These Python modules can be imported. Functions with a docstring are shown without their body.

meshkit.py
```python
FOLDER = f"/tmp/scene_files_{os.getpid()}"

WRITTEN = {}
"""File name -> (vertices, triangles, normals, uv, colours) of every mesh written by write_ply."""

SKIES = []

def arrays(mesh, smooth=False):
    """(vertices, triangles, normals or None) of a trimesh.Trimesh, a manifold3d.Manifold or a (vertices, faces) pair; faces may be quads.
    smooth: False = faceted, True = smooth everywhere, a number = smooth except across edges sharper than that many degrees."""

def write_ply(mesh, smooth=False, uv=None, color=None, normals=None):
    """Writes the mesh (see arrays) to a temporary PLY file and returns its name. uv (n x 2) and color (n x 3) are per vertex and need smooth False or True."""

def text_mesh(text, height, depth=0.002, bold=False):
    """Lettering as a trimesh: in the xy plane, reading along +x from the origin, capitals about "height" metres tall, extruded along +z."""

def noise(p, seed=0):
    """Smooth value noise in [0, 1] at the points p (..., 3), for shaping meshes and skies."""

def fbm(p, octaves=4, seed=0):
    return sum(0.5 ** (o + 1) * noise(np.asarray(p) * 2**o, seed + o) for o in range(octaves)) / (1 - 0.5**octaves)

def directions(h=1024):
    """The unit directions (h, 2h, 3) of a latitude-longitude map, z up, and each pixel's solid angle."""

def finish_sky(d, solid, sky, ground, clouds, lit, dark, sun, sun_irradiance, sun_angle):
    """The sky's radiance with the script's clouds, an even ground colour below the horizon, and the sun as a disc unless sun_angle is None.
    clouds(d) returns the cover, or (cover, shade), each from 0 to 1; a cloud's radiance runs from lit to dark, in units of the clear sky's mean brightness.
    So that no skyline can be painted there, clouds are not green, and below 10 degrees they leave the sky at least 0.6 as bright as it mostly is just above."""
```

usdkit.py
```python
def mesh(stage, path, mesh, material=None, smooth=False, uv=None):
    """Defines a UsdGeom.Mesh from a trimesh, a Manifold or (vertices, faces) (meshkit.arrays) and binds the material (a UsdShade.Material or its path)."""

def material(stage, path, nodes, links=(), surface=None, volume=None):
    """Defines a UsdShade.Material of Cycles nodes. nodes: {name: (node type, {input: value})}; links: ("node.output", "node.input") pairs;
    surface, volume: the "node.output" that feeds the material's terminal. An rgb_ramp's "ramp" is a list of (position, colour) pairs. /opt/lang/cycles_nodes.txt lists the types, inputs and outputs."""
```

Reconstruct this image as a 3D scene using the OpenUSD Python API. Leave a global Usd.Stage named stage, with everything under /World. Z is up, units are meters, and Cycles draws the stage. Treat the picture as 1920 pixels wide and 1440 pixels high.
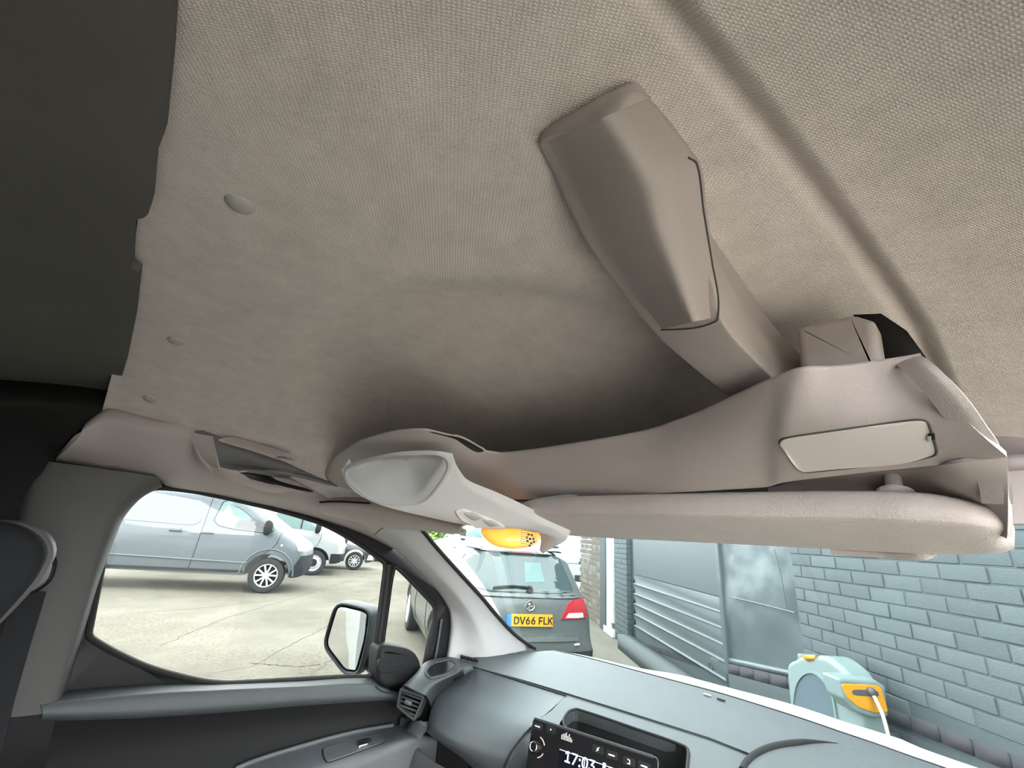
import math, random, numpy as np, trimesh, usdkit, meshkit
from pxr import Usd, UsdGeom, UsdLux, UsdShade, Gf, Sdf
from scipy.interpolate import Akima1DInterpolator, PchipInterpolator
from shapely.geometry import Polygon, Point, LineString, box as sbox
from shapely import affinity
random.seed(7); np.random.seed(7)

# ------------------------------------------------------------------ camera, sky, exposure
stage = Usd.Stage.CreateInMemory()
UsdGeom.SetStageUpAxis(stage, UsdGeom.Tokens.z); UsdGeom.SetStageMetersPerUnit(stage, 1.0)
UsdGeom.Xform.Define(stage, '/World')
FOCAL, CENTRE = 800.0, np.array([960.0, 720.0])                 # pixels of a 1920 x 1440 frame
CAM = np.array([0.58, 0.0, 1.45])                               # eye beside the driver's seat; van: x right, y forward, z up
R = np.array([[0.6790, 0.2017, 0.7059], [0.7307, -0.2768, -0.6240], [0.0695, 0.9395, -0.3353]])
_u, _s, _v = np.linalg.svd(R); R = _u @ _v
EXPOSURE, SKY = 2.55, 1.0
cam = UsdGeom.Camera.Define(stage, '/World/camera')
cam.CreateHorizontalApertureAttr(36.0); cam.CreateVerticalApertureAttr(27.0); cam.CreateFocalLengthAttr(36.0 * FOCAL / 1920)
cam.CreateClippingRangeAttr(Gf.Vec2f(0.01, 500)); cam.CreateExposureAttr(EXPOSURE)
M4 = np.eye(4); M4[:3, :3] = R; M4[:3, 3] = CAM
cam.AddTransformOp().Set(Gf.Matrix4d(*M4.T.ravel().tolist()))
dome = UsdLux.DomeLight.Define(stage, '/World/sky'); dome.CreateIntensityAttr(SKY); dome.CreateColorAttr(Gf.Vec3f(0.97, 0.99, 1.0))
H = CAM[2]                                                      # eye height above the yard

# ------------------------------------------------------------------ helpers (all points relative to the eye)
def w(px, py): return R @ np.array([(px - 960) / FOCAL, -(py - 720) / FOCAL, -1.0])
def P(px, py, x=None, y=None, z=None, n=None, o=None, t=None):
    """The point of the world seen at a pixel, on a plane x=, y= or z= (or through o with normal n)."""
    r = w(px, py)
    if x is not None: k = x / r[0]
    elif y is not None: k = y / r[1]
    elif z is not None: k = z / r[2]
    elif n is not None: k = np.dot(n, o) / np.dot(n, r)
    else: k = t
    return k * r
def PP(pts, **k): return np.array([P(*q[:2], **(k if len(q) == 2 else {q[2]: q[3]})) for q in pts])

def resample(pts, n, sharp=False):
    pts = np.asarray(pts, float)
    d = np.r_[0, np.cumsum(np.linalg.norm(np.diff(pts, axis=0), axis=1))]
    keep = np.r_[True, np.diff(d) > 1e-9]; pts, d = pts[keep], d[keep]
    u = np.linspace(0, d[-1], n)
    if sharp or len(pts) < 3: return np.stack([np.interp(u, d, c) for c in pts.T], 1)
    return PchipInterpolator(d, pts)(u)
def smooth_closed(pts, n=64):
    pts = np.asarray(pts, float); m = len(pts)
    e = np.vstack([pts[-3:], pts, pts[:4]])
    d = np.r_[0, np.cumsum(np.linalg.norm(np.diff(e, axis=0), axis=1))]
    return Akima1DInterpolator(d, e)(np.linspace(d[3], d[3 + m], n, endpoint=False))
def loft(rows, nu=40, nv=20, sharp=False, lin=False):
    G = np.stack([resample(r, nu, sharp) for r in rows]); k = np.arange(len(rows)); t = np.linspace(0, len(rows) - 1, nv)
    if lin or len(rows) < 3: return np.stack([[np.interp(t, k, G[:, j, c]) for c in range(3)] for j in range(nu)]).transpose(2, 0, 1)
    return PchipInterpolator(k, G)(t)
def gnormals(G):
    a = np.gradient(G, axis=0); b = np.gradient(G, axis=1); n = np.cross(b, a)
    return n / np.maximum(np.linalg.norm(n, axis=-1, keepdims=True), 1e-12)
def gfaces(nv, nu, base=0, flip=False):
    i = np.arange(nv - 1)[:, None] * nu + np.arange(nu - 1); i = i.ravel() + base
    f = np.stack([i, i + 1, i + nu + 1, i + nu], 1)
    f = f[:, ::-1] if flip else f
    return np.vstack([f[:, [0, 1, 2]], f[:, [0, 2, 3]]])
def sheet(G): return G.reshape(-1, 3), gfaces(*G.shape[:2])
def shell(G, t, away=None):
    """A closed panel of thickness t behind the surface G. away: the point its visible face looks at (the eye by default)."""
    N = gnormals(G); eye = np.zeros(3) if away is None else np.asarray(away, float)
    s = np.sign(np.sum(N * (eye - G))); s = s if s else 1
    B = G - N * s * t; nv, nu = G.shape[:2]
    V = np.vstack([G.reshape(-1, 3), B.reshape(-1, 3)]); m = nv * nu
    idx = np.arange(m).reshape(nv, nu)
    rim = np.concatenate([idx[0], idx[1:, -1], idx[-1, -2::-1], idx[-2:0:-1, 0]]); nx = np.roll(rim, -1)
    F = [gfaces(nv, nu), gfaces(nv, nu, m, True), np.stack([rim, rim + m, nx], 1), np.stack([nx, rim + m, nx + m], 1)]
    return V, np.vstack(F)
def join(*ms):
    V, F, b = [], [], 0
    for m in ms:
        v, f, _ = meshkit.arrays(m); V.append(v); F.append(f + b); b += len(v)
    return np.vstack(V), np.vstack(F)
def tri2d(poly):
    v, f = trimesh.creation.triangulate_polygon(poly, engine='earcut'); return np.asarray(v), np.asarray(f)
def prism(poly, fmap, off, maxedge=None):
    """Extrudes a shapely polygon: fmap takes (n,2) to (n,3); off is a vector or takes (n,2) to (n,3) back points."""
    out = []
    for g in getattr(poly, 'geoms', [poly]):
        if g.is_empty or g.area < 1e-12: continue
        if maxedge: g = g.segmentize(maxedge)
        v, f = tri2d(g)
        if maxedge:
            for _ in range(5):
                e = np.linalg.norm(v[f] - v[np.roll(f, 1, axis=1)], axis=-1).max()
                if e < maxedge * 2.2: break
                v, f = trimesh.remesh.subdivide(np.c_[v, np.zeros(len(v))], f); v = v[:, :2]
        A = fmap(v); B = off(v) if callable(off) else A + np.asarray(off)
        e = np.sort(np.vstack([f[:, [0, 1]], f[:, [1, 2]], f[:, [2, 0]]]), 1); u, c = np.unique(e, axis=0, return_counts=True)
        full = np.vstack([f[:, [0, 1]], f[:, [1, 2]], f[:, [2, 0]]]); key = {tuple(x) for x in u[c == 1]}
        rim = np.array([x for x in full if tuple(sorted(x)) in key]); m = len(v)
        side = np.vstack([np.c_[rim[:, 0], rim[:, 0] + m, rim[:, 1]], np.c_[rim[:, 1], rim[:, 0] + m, rim[:, 1] + m]])
        out.append((np.vstack([A, B]), np.vstack([f, f[:, ::-1] + m, side])))
    return join(*out)
def plate(outline, fmap, h, bevel=None, n=3, back=0.0):
    """A plate with rounded edges on a 2-D outline (k,2). fmap takes (n,3) = (u, v, height) to 3-D."""
    o = np.asarray(outline, float); pg = Polygon(o)
    if not pg.exterior.is_ccw: o = o[::-1]
    bevel = h if bevel is None else bevel
    t = np.roll(o, -1, 0) - np.roll(o, 1, 0); t /= np.maximum(np.linalg.norm(t, axis=1, keepdims=True), 1e-12)
    nin = np.c_[-t[:, 1], t[:, 0]]; k = len(o)
    rings = [np.c_[o, np.full(k, -back)]]
    for a in np.linspace(0, math.pi / 2, n + 1): rings.append(np.c_[o + nin * bevel * (1 - math.cos(a)), np.full(k, h - min(bevel, h) * (1 - math.sin(a)))])
    V = np.vstack(rings); F = []
    for r in range(len(rings) - 1):
        i = np.arange(k); j = (i + 1) % k; a, b = r * k, (r + 1) * k
        F += [np.c_[a + i, a + j, b + j], np.c_[a + i, b + j, b + i]]
    import mapbox_earcut as me
    inner = rings[-1][:, :2]
    cap = me.triangulate_float64(inner, np.array([k], np.uint32)).reshape(-1, 3).astype(int)
    F += [cap + (len(rings) - 1) * k]
    return fmap(V), np.vstack(F)
def box(lo, hi, bev=0.0):
    lo, hi = np.minimum(lo, hi).astype(float), np.maximum(lo, hi).astype(float)
    if bev <= 0:
        m = trimesh.creation.box(hi - lo); m.apply_translation((lo + hi) / 2); return np.array(m.vertices), np.array(m.faces)
    pts = []
    for a in range(3):
        l, h = lo + bev, hi - bev; l[a], h[a] = lo[a], hi[a]
        pts += [[(l, h)[i][0], (l, h)[j][1], (l, h)[k][2]] for i in (0, 1) for j in (0, 1) for k in (0, 1)]
    m = trimesh.convex.convex_hull(np.array(pts)); return np.array(m.vertices), np.array(m.faces)
def tube(path, r, n=10, cap=True):
    p = np.asarray(path, float); k = len(p); rr = np.broadcast_to(r, (k,))
    T = np.gradient(p, axis=0); T /= np.linalg.norm(T, axis=1, keepdims=True)
    a = np.cross(T[0], [0, 0, 1.0]); a = np.cross(T[0], [1.0, 0, 0]) if np.linalg.norm(a) < .1 else a; a /= np.linalg.norm(a)
    rings = []
    for i in range(k):
        a = a - T[i] * np.dot(a, T[i]); a /= np.linalg.norm(a); b = np.cross(T[i], a)
        th = np.linspace(0, 2 * np.pi, n, endpoint=False)
        rings.append(p[i] + rr[i] * (np.cos(th)[:, None] * a + np.sin(th)[:, None] * b))
    V = np.vstack(rings); F = []
    for r_ in range(k - 1):
        i = np.arange(n); j = (i + 1) % n; F += [np.c_[r_ * n + i, r_ * n + j, r_ * n + n + j], np.c_[r_ * n + i, r_ * n + n + j, r_ * n + n + i]]
    if cap:
        V = np.vstack([V, p[0], p[-1]]); i = np.arange(n); j = (i + 1) % n
        F += [np.c_[j, i, np.full(n, k * n)], np.c_[(k - 1) * n + i, (k - 1) * n + j, np.full(n, k * n + 1)]]
    return V, np.vstack(F)
def lathe(prof, n=40, axis=(0, 1, 0), at=(0, 0, 0)):
    """Revolves (radius, height) pairs about an axis."""
    prof = np.asarray(prof, float); ax = np.asarray(axis, float) / np.linalg.norm(axis)
    a = np.cross(ax, [0, 0, 1.0]); a = np.cross(ax, [1.0, 0, 0]) if np.linalg.norm(a) < .1 else a; a /= np.linalg.norm(a); b = np.cross(ax, a)
    th = np.linspace(0, 2 * np.pi, n, endpoint=False); c = np.cos(th)[:, None] * a + np.sin(th)[:, None] * b
    V = np.vstack([q[0] * c + q[1] * ax for q in prof]) + np.asarray(at); F = []
    for r in range(len(prof) - 1):
        i = np.arange(n); j = (i + 1) % n; F += [np.c_[r * n + i, r * n + j, r * n + n + j], np.c_[r * n + i, r * n + n + j, r * n + n + i]]
    return V, np.vstack(F)
def frame_of(n, up=(0, 0, 1)):
    n = np.asarray(n, float) / np.linalg.norm(n); u = np.cross(up, n); u /= np.linalg.norm(u); return u, np.cross(n, u), n
def ellipsoid(c, r, n=None, up=(0, 0, 1), sub=3):
    m = trimesh.creation.icosphere(subdivisions=sub); v = np.array(m.vertices) * np.asarray(r)
    if n is not None: v = v @ np.stack(frame_of(n, up))
    return v + np.asarray(c), np.array(m.faces)
def cast(mesh, px, py):
    """The nearest point of a mesh seen at a pixel, and the face's normal towards the eye."""
    V, F = mesh[0], mesh[1]; d = w(px, py); a, b, c = V[F[:, 0]], V[F[:, 1]], V[F[:, 2]]
    e1, e2 = b - a, c - a; p = np.cross(d, e2); det = np.sum(e1 * p, 1); det = np.where(abs(det) < 1e-15, 1e-15, det)
    u = np.sum(-a * p, 1) / det; q = np.cross(-a, e1); v = (q @ d) / det; t = np.sum(e2 * q, 1) / det
    ok = (u >= -1e-6) & (v >= -1e-6) & (u + v <= 1 + 1e-6) & (t > 1e-4)
    if not ok.any(): return None, None
    k = np.where(ok)[0][np.argmin(t[ok])]; n = np.cross(e1[k], e2[k]); n /= np.linalg.norm(n)
    return t[k] * d, n if n @ d < 0 else -n
def line_on(mesh, pts, r, n=40, lift=0.0, m=6):
    """A thin raised or sunk bead laid along a surface (a seam)."""
    q = resample(np.array(pts, float), n); out = []
    for x in q:
        a, nn = cast(mesh, *x)
        if a is not None: out.append(a + nn * lift)
    return tube(np.array(out), r, m)

made, origin = {}, {}
def prim_path(name, parent):
    base = (str(parent.GetPath()) if parent is not None else '/World') + '/' + name
    k = made.get(base, -1) + 1; made[base] = k
    return base if k == 0 else f'{base}_{k:03d}'
def tag(p, label=None, cat=None, group=None, kind=None):
    for k, v in (('label', label), ('category', cat), ('group', group), ('kind', kind)):
        if v: p.SetCustomDataByKey(k, v)
    return p
def thing(name, loc, label=None, cat=None, group=None, kind=None, parent=None):
    x = UsdGeom.Xform.Define(stage, prim_path(name, parent)); loc = np.asarray(loc, float)
    base = origin[str(parent.GetPath())] if parent is not None else -CAM
    x.AddTranslateOp().Set(Gf.Vec3d(*(loc - base).tolist())); origin[str(x.GetPath())] = loc
    return tag(x.GetPrim(), label, cat, group, kind)
def obj(name, mesh, mat, parent=None, smooth=40, label=None, cat=None, group=None, kind=None):
    v, f, _ = meshkit.arrays(mesh)
    path = prim_path(name, parent)
    base = origin[str(parent.GetPath())] if parent is not None else -CAM
    if parent is None:
        loc = np.array([(v[:, 0].min() + v[:, 0].max()) / 2, (v[:, 1].min() + v[:, 1].max()) / 2, v[:, 2].min()])
    else: loc = base
    origin[path] = loc
    tm = trimesh.Trimesh(v - loc, f, process=False)
    if smooth: tm.merge_vertices()
    tm.remove_unreferenced_vertices()
    m = usdkit.mesh(stage, path, tm, mat, smooth)
    if parent is None: UsdGeom.Xformable(m).AddTranslateOp().Set(Gf.Vec3d(*(loc - base).tolist()))
    return tag(m.GetPrim(), label, cat, group, kind)

# ------------------------------------------------------------------ materials
def mat(name, nodes, links, surface='p.BSDF'): return usdkit.material(stage, '/World/Looks/' + name, nodes, links, surface)
def plain(name, c, rough=.5, spec=.5, metal=0., grain=None, mottle=None, coat=0., sheen=0., **k):
    """grain = (scale, depth in metres) fine relief; mottle = (scale, other colour, amount)."""
    N = {'p': ('principled_bsdf', dict(base_color=c, roughness=rough, specular_ior_level=spec, metallic=metal, coat_weight=coat, sheen_weight=sheen, **k)), 'g': ('geometry', {})}; L = []
    if grain:
        N['n'] = ('noise_texture', dict(scale=grain[0], detail=2.0)); N['b'] = ('bump', dict(strength=1.0, distance=grain[1]))
        L += [('g.position', 'n.vector'), ('n.fac', 'b.height'), ('b.normal', 'p.normal')]
    if mottle:
        N['m'] = ('noise_texture', dict(scale=mottle[0], detail=5.0, roughness=.6)); N['r'] = ('map_range', dict(from_min=.35, from_max=.68, to_min=0., to_max=mottle[2], clamp=True))
        N['x'] = ('mix', dict(color1=c, color2=mottle[1]))
        L += [('g.position', 'm.vector'), ('m.fac', 'r.value'), ('r.result', 'x.fac'), ('x.color', 'p.base_color')]
    return mat(name, N, L)
def fabric(name, c, dark, period, depth=.0004, rot=35.):
    s = math.pi / 10 / period
    N = {'g': ('geometry', {}), 'mp': ('mapping', dict(rotation=(0, 0, math.radians(rot)))), 'wa': ('wave_texture', dict(bands_direction='x', scale=s, distortion=1.2, detail=2., detail_scale=1.5)),
         'wb': ('wave_texture', dict(bands_direction='y', scale=s * .62, distortion=2.0, detail=2., detail_scale=1.5)), 'mul': ('math', dict(math_type='multiply')),
         'n': ('noise_texture', dict(scale=900., detail=2.)), 'ad': ('math', dict(math_type='add')), 'lo': ('noise_texture', dict(scale=30., detail=5., roughness=.7)),
         'cr': ('map_range', dict(from_min=.2, from_max=1.3, to_min=0., to_max=1., clamp=True)), 'x': ('mix', dict(color1=dark, color2=c)),
         'lr': ('map_range', dict(from_min=.3, from_max=.7, to_min=.88, to_max=1.08)), 'v': ('hsv', {}),
         'b': ('bump', dict(strength=.8, distance=depth)), 'p': ('principled_bsdf', dict(roughness=.9, specular_ior_level=.15, sheen_weight=.25))}
    L = [('g.position', 'mp.vector'), ('mp.vector', 'wa.vector'), ('mp.vector', 'wb.vector'), ('wa.fac', 'mul.value1'), ('wb.fac', 'mul.value2'), ('g.position', 'n.vector'),
         ('mul.value', 'ad.value1'), ('n.fac', 'ad.value2'), ('ad.value', 'b.height'), ('b.normal', 'p.normal'), ('ad.value', 'cr.value'), ('cr.result', 'x.fac'),
         ('g.position', 'lo.vector'), ('lo.fac', 'lr.value'), ('x.color', 'v.color'), ('lr.result', 'v.value'), ('v.color', 'p.base_color')]
    return mat(name, N, L)
def pane(name, tint=(1, 1, 1), rough=0.0):
    return mat(name, {'t': ('transparent_bsdf', dict(color=tint)), 'g': ('glossy_bsdf', dict(color=(1, 1, 1), roughness=rough)), 'f': ('layer_weight', dict(blend=.5)), 'w': ('math', dict(math_type='power', value2=5.)),
                      'k': ('math', dict(math_type='multiply_add', value2=.55, value3=.02)), 'm': ('mix_closure', {})},
               [('f.facing', 'w.value1'), ('w.value', 'k.value1'), ('k.value', 'm.fac'), ('t.BSDF', 'm.closure1'), ('g.BSDF', 'm.closure2')], 'm.closure')
def glow(name, c, s): return mat(name, {'e': ('emission', dict(color=c, strength=s))}, [], 'e.emission')

M = {}
M['headliner'] = fabric('headliner_fabric', (.86, .78, .745), (.53, .48, .455), .0017)
M['bulkhead'] = plain('bulkhead_felt', (.13, .126, .115), .95, .1, grain=(700, .0004), mottle=(9, (.10, .097, .09), .5))
M['trim'] = plain('light_grey_plastic', (.41, .365, .35), .55, .35, grain=(1300, .00035))
M['trim_cool'] = plain('pale_grey_plastic', (.46, .455, .445), .55, .35, grain=(1100, .0003))
M['pillar'] = plain('pillar_plastic', (.075, .074, .072), .6, .3, grain=(1000, .0003))
M['visor'] = plain('visor_fabric', (.45, .40, .375), .85, .15, grain=(500, .0005), mottle=(14, (.36, .32, .30), .45), sheen=.2)
M['lid'] = plain('lid_plastic', (.60, .555, .53), .5, .35, grain=(1300, .0003))
M['dish'] = plain('dish_plastic', (.36, .36, .355), .28, .5)
M['black'] = plain('black_plastic', (.010, .010, .011), .6, .3)
M['gloss_black'] = plain('gloss_black', (.01, .01, .011), .18, .5)
M['rubber'] = plain('black_rubber', (.014, .013, .012), .6, .3)
M['dark_trim'] = plain('dark_door_plastic', (.012, .012, .012), .7, .18, grain=(900, .0003))
M['dash'] = plain('dash_plastic', (.042, .047, .05), .52, .4, grain=(900, .0004), mottle=(22, (.034, .038, .04), .6))
M['dash_lid'] = plain('dash_lid_plastic', (.07, .078, .083), .5, .4, grain=(900, .0004))
M['door_top'] = plain('door_top_plastic', (.06, .068, .072), .5, .4, grain=(900, .0004))
M['armrest'] = plain('armrest_plastic', (.085, .09, .095), .5, .4, grain=(900, .0004))
M['seat'] = plain('seat_cloth', (.02, .021, .024), .9, .2, grain=(500, .0005))
M['seat_edge'] = plain('seat_edge_plastic', (.12, .12, .12), .55, .4)
M['glass'] = pane('window_glass', (.565, .585, .575))
M['windscreen'] = pane('windscreen_glass', (.60, .645, .647))
M['chrome'] = plain('chrome', (.8, .8, .8), .15, metal=1.)
M['mirror'] = plain('mirror_glass', (.93, .95, .96), .005, metal=1.)
M['mirror_shell'] = plain('mirror_shell', (.07, .08, .085), .5, .4)
M['lamp'] = mat('lamp_lens', {'g': ('geometry', {}), 'e': ('emission', dict(color=(1.0, .37, .045), strength=.14)), 'p': ('principled_bsdf', dict(base_color=(.9, .42, .08), roughness=.25)), 'a': ('add_closure', {})},
                [('e.emission', 'a.closure1'), ('p.BSDF', 'a.closure2')], 'a.closure')
M['screen'] = glow('screen_light', (.8, .88, 1.0), .24)
M['screen_back'] = plain('screen_back', (.006, .006, .012), .15)
M['silver_print'] = plain('silver_print', (.5, .48, .44), .4)
M['copper'] = plain('copper_print', (.5, .36, .30), .4)
M['white'] = plain('white_paint', (.42, .435, .445), .3, .5, coat=.4)
M['van_white'] = plain('van_white_paint', (.29, .305, .315), .3, .5, coat=.3)
M['silver'] = plain('silver_blue_paint', (.085, .102, .118), .4, .4, metal=.1, coat=.2)
M['astra'] = plain('grey_green_paint', (.10, .108, .104), .35, .4, metal=.2, coat=.3)
M['dark_paint'] = plain('dark_blue_paint', (.03, .04, .05), .25, .5, coat=.6)
M['car_glass'] = plain('car_glass', (.12, .19, .185), .25, .3)
M['rear_glass'] = plain('rear_glass', (.035, .055, .055), .04, .8)
M['tyre'] = plain('tyre_rubber', (.03, .03, .032), .75, .3)
M['alloy'] = plain('alloy_rim', (.62, .64, .66), .35, .5, metal=.3)
M['steel_rim'] = plain('steel_rim', (.48, .50, .52), .45, .5, metal=.2)
M['bumper'] = plain('bumper_plastic', (.022, .024, .027), .85, .12)
M['head_lamp'] = plain('head_lamp', (.45, .5, .53), .08, .8)
M['red_lamp'] = plain('red_lamp', (.35, .012, .02), .15, .6)
M['white_lamp'] = plain('white_lamp', (.75, .72, .74), .15, .6)
M['plate_yellow'] = plain('plate_yellow', (.62, .28, .01), .45)
M['plate_blue'] = plain('plate_blue', (.03, .16, .55), .4)
M['ink'] = plain('plate_ink', (.015, .013, .01), .5)
def painted(name, c): return plain(name, c, .55, .35, grain=(140, .0016), mottle=(6, tuple(x * .86 for x in c), .6))
M['brick_a'], M['brick_b'], M['brick_c'] = painted('painted_brick_a', (0.078, 0.095, 0.1)), painted('painted_brick_b', (0.086, 0.103, 0.108)), painted('painted_brick_c', (0.07, 0.086, 0.091))
M['mortar'] = painted('painted_mortar', (0.068, 0.083, 0.088))
M['dark_brick'] = plain('dark_brick', (.045, .04, .046), .8, .3, grain=(150, .001))
M['plinth'] = painted('painted_plinth', (0.05, 0.06, 0.062))
M['shutter'] = plain('shutter_paint', (.058, .072, .076), .38, .5, mottle=(3, (.05, .063, .067), .6))
M['sheet_a'] = plain('sheet_paint', (.066, .082, .087), .34, .5, grain=(4, .012))
M['pillar_brick'] = painted('pillar_brick', (0.066, 0.081, 0.086))
M['brown_brick'] = plain('brown_brick', (.12, .10, .08), .85, .2, grain=(120, .002)); M['brown_brick_b'] = plain('brown_brick_b', (.17, .15, .12), .85, .2, grain=(120, .002))
M['pale_mortar'] = plain('pale_mortar', (.20, .185, .165), .9, .2)
M['upvc'] = plain('white_upvc', (.62, .63, .60), .4)
M['concrete'] = plain('ramp_concrete', (.11, .12, .12), .85, .2, grain=(60, .002))
M['reel'] = plain('reel_grey', (.165, .21, .205), .45, .4); M['reel_yellow'] = plain('reel_yellow', (.60, .25, .003), .4); M['reel_window'] = plain('reel_window', (.095, .12, .14), .2, .5)
M['reel_dark'] = plain('reel_dark', (.06, .06, .065), .5); M['hose'] = plain('hose_beige', (.50, .46, .38), .5)
M['leaf'] = plain('hedge_leaf', (.07, .12, .03), .7, .2); M['roof_tile'] = plain('roof_tile', (.22, .07, .045), .8); M['red_wall'] = plain('red_wall', (.30, .12, .08), .85); M['render_wall'] = plain('render_wall', (.65, .65, .62), .8)
M['ground'] = mat('yard_concrete', {
    'g': ('geometry', {}), 'n1': ('noise_texture', dict(scale=.55, detail=5., roughness=.6)), 'n2': ('noise_texture', dict(scale=22., detail=4., roughness=.75)), 'n3': ('voronoi_texture', dict(scale=55.)),
    'r1': ('rgb_ramp', dict(ramp=[(.30, (.10, .091, .074)), (.5, (.145, .133, .108)), (.68, (.185, .172, .145))])), 'r2': ('rgb_ramp', dict(ramp=[(.36, (.55, .53, .5)), (.5, (1, 1, 1)), (.7, (1.2, 1.18, 1.1))])),
    'mul': ('mix', dict(mix_type='multiply', fac=.8)), 'mz': ('map_range', dict(from_min=.46, from_max=.62, to_min=0, to_max=1, clamp=True)), 'nz': ('noise_texture', dict(scale=.32, detail=2.)),
    'fz': ('math', dict(math_type='multiply', value2=.85)), 'b': ('bump', dict(distance=.006, strength=.9)), 'p': ('principled_bsdf', dict(roughness=.9, specular_ior_level=.2))},
    [('g.position', 'n1.vector'), ('g.position', 'n2.vector'), ('g.position', 'nz.vector'), ('n1.fac', 'r1.fac'), ('n2.fac', 'r2.fac'), ('nz.fac', 'mz.value'), ('mz.result', 'fz.value1'), ('fz.value', 'mul.fac'),
     ('r1.color', 'mul.color1'), ('r2.color', 'mul.color2'), ('mul.color', 'p.base_color'), ('n2.fac', 'b.height'), ('b.normal', 'p.normal')])

# ------------------------------------------------------------------ the van's shell: headliner, trims, pillars, glass
def smoothstep(x, a, b): t = np.clip((np.asarray(x, float) - a) / (b - a), 0, 1); return t * t * (3 - 2 * t)
def crease_x(y): return np.interp(y, [-.1, .16, .5, .9], [-.082, -.062, -.016, .0])
def fold_x(y): return -1.13 + 0 * y
def roof_z(x, y):
    x, y = np.broadcast_arrays(np.asarray(x, float), np.asarray(y, float))
    z = .268 - .075 * (np.clip(-(x + .45), 0, 1) / .68) ** 3.2
    z = z - .17 * np.clip(y + .04, 0, .5) * smoothstep(-x, .7, 1.15)
    z = z - .42 * np.clip(y - .12, 0, 2) ** 2
    # the panel is pressed up into a shallow recess in front of a curved step
    e = np.hypot((x + .62) / .47, (y - .60) / .455); z = z + .030 * (1 - smoothstep(e, .84, 1.06))
    c = crease_x(y)
    z = z + .006 * np.exp(-((x - c) / .006) ** 2) - .010 * smoothstep(x, c, c + .016)
    q = np.clip(x - c - .012, 0, 1); z = z - 2.2 * q ** 2 - .12 * q
    return z
xs = np.unique(np.r_[np.linspace(-1.17, -.12, 110), np.linspace(-.12, .04, 90), np.linspace(.04, .14, 24)]); ys = np.linspace(-.052, .66, 110)
XX, YY = np.meshgrid(xs, ys); G = np.stack([XX, YY, roof_z(XX, YY)], -1)
ceiling_mesh = shell(G, .006, away=(-.5, .3, -5))
ceiling = obj('ceiling', ceiling_mesh, M['headliner'], smooth=60, kind='structure', label='woven grey-beige fabric headliner covering the whole roof above the shelf')
def ceil_at(px, py): return cast((G.reshape(-1, 3), gfaces(*G.shape[:2])), px, py)

# lining behind the headliner's rear edge
edge_px = [(330, -60), (325, 0), (318, 120), (305, 262), (290, 290), (283, 380), (276, 408), (250, 412), (246, 505), (262, 508), (252, 600), (236, 680), (212, 765), (206, 788)]
def rear_pt(px, py):
    a, n = ceil_at(max(px, 214), py); return a
E0 = PP([(q[0], q[1]) for q in edge_px], z=.245)
E0 = []
for q in edge_px:
    r = w(*q); k = .245 / r[2]
    for _ in range(40):
        p = k * r; zz = roof_z(np.clip(p[0], -1.2, .1), -.04) - .022; k = zz / r[2]
    E0.append(k * r)
E0 = np.array(E0)
back_rows = []
for t in np.linspace(0, 1, 12):
    e = resample(E0, 120, sharp=True).copy(); e[:, 1] = e[:, 1] * (1 - t) + (-.36) * t
    e[:, 2] -= .055 * t ** 1.5 + .006 * np.exp(-((t - .35) / .06) ** 2) * 0
    back_rows.append(e)
BG = np.stack(back_rows)
obj('trim', shell(BG, .012, away=(-.5, -.1, -5)), M['bulkhead'], smooth=30, kind='structure', label='dark felt roof lining behind the notched rear edge of the headliner')

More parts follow.
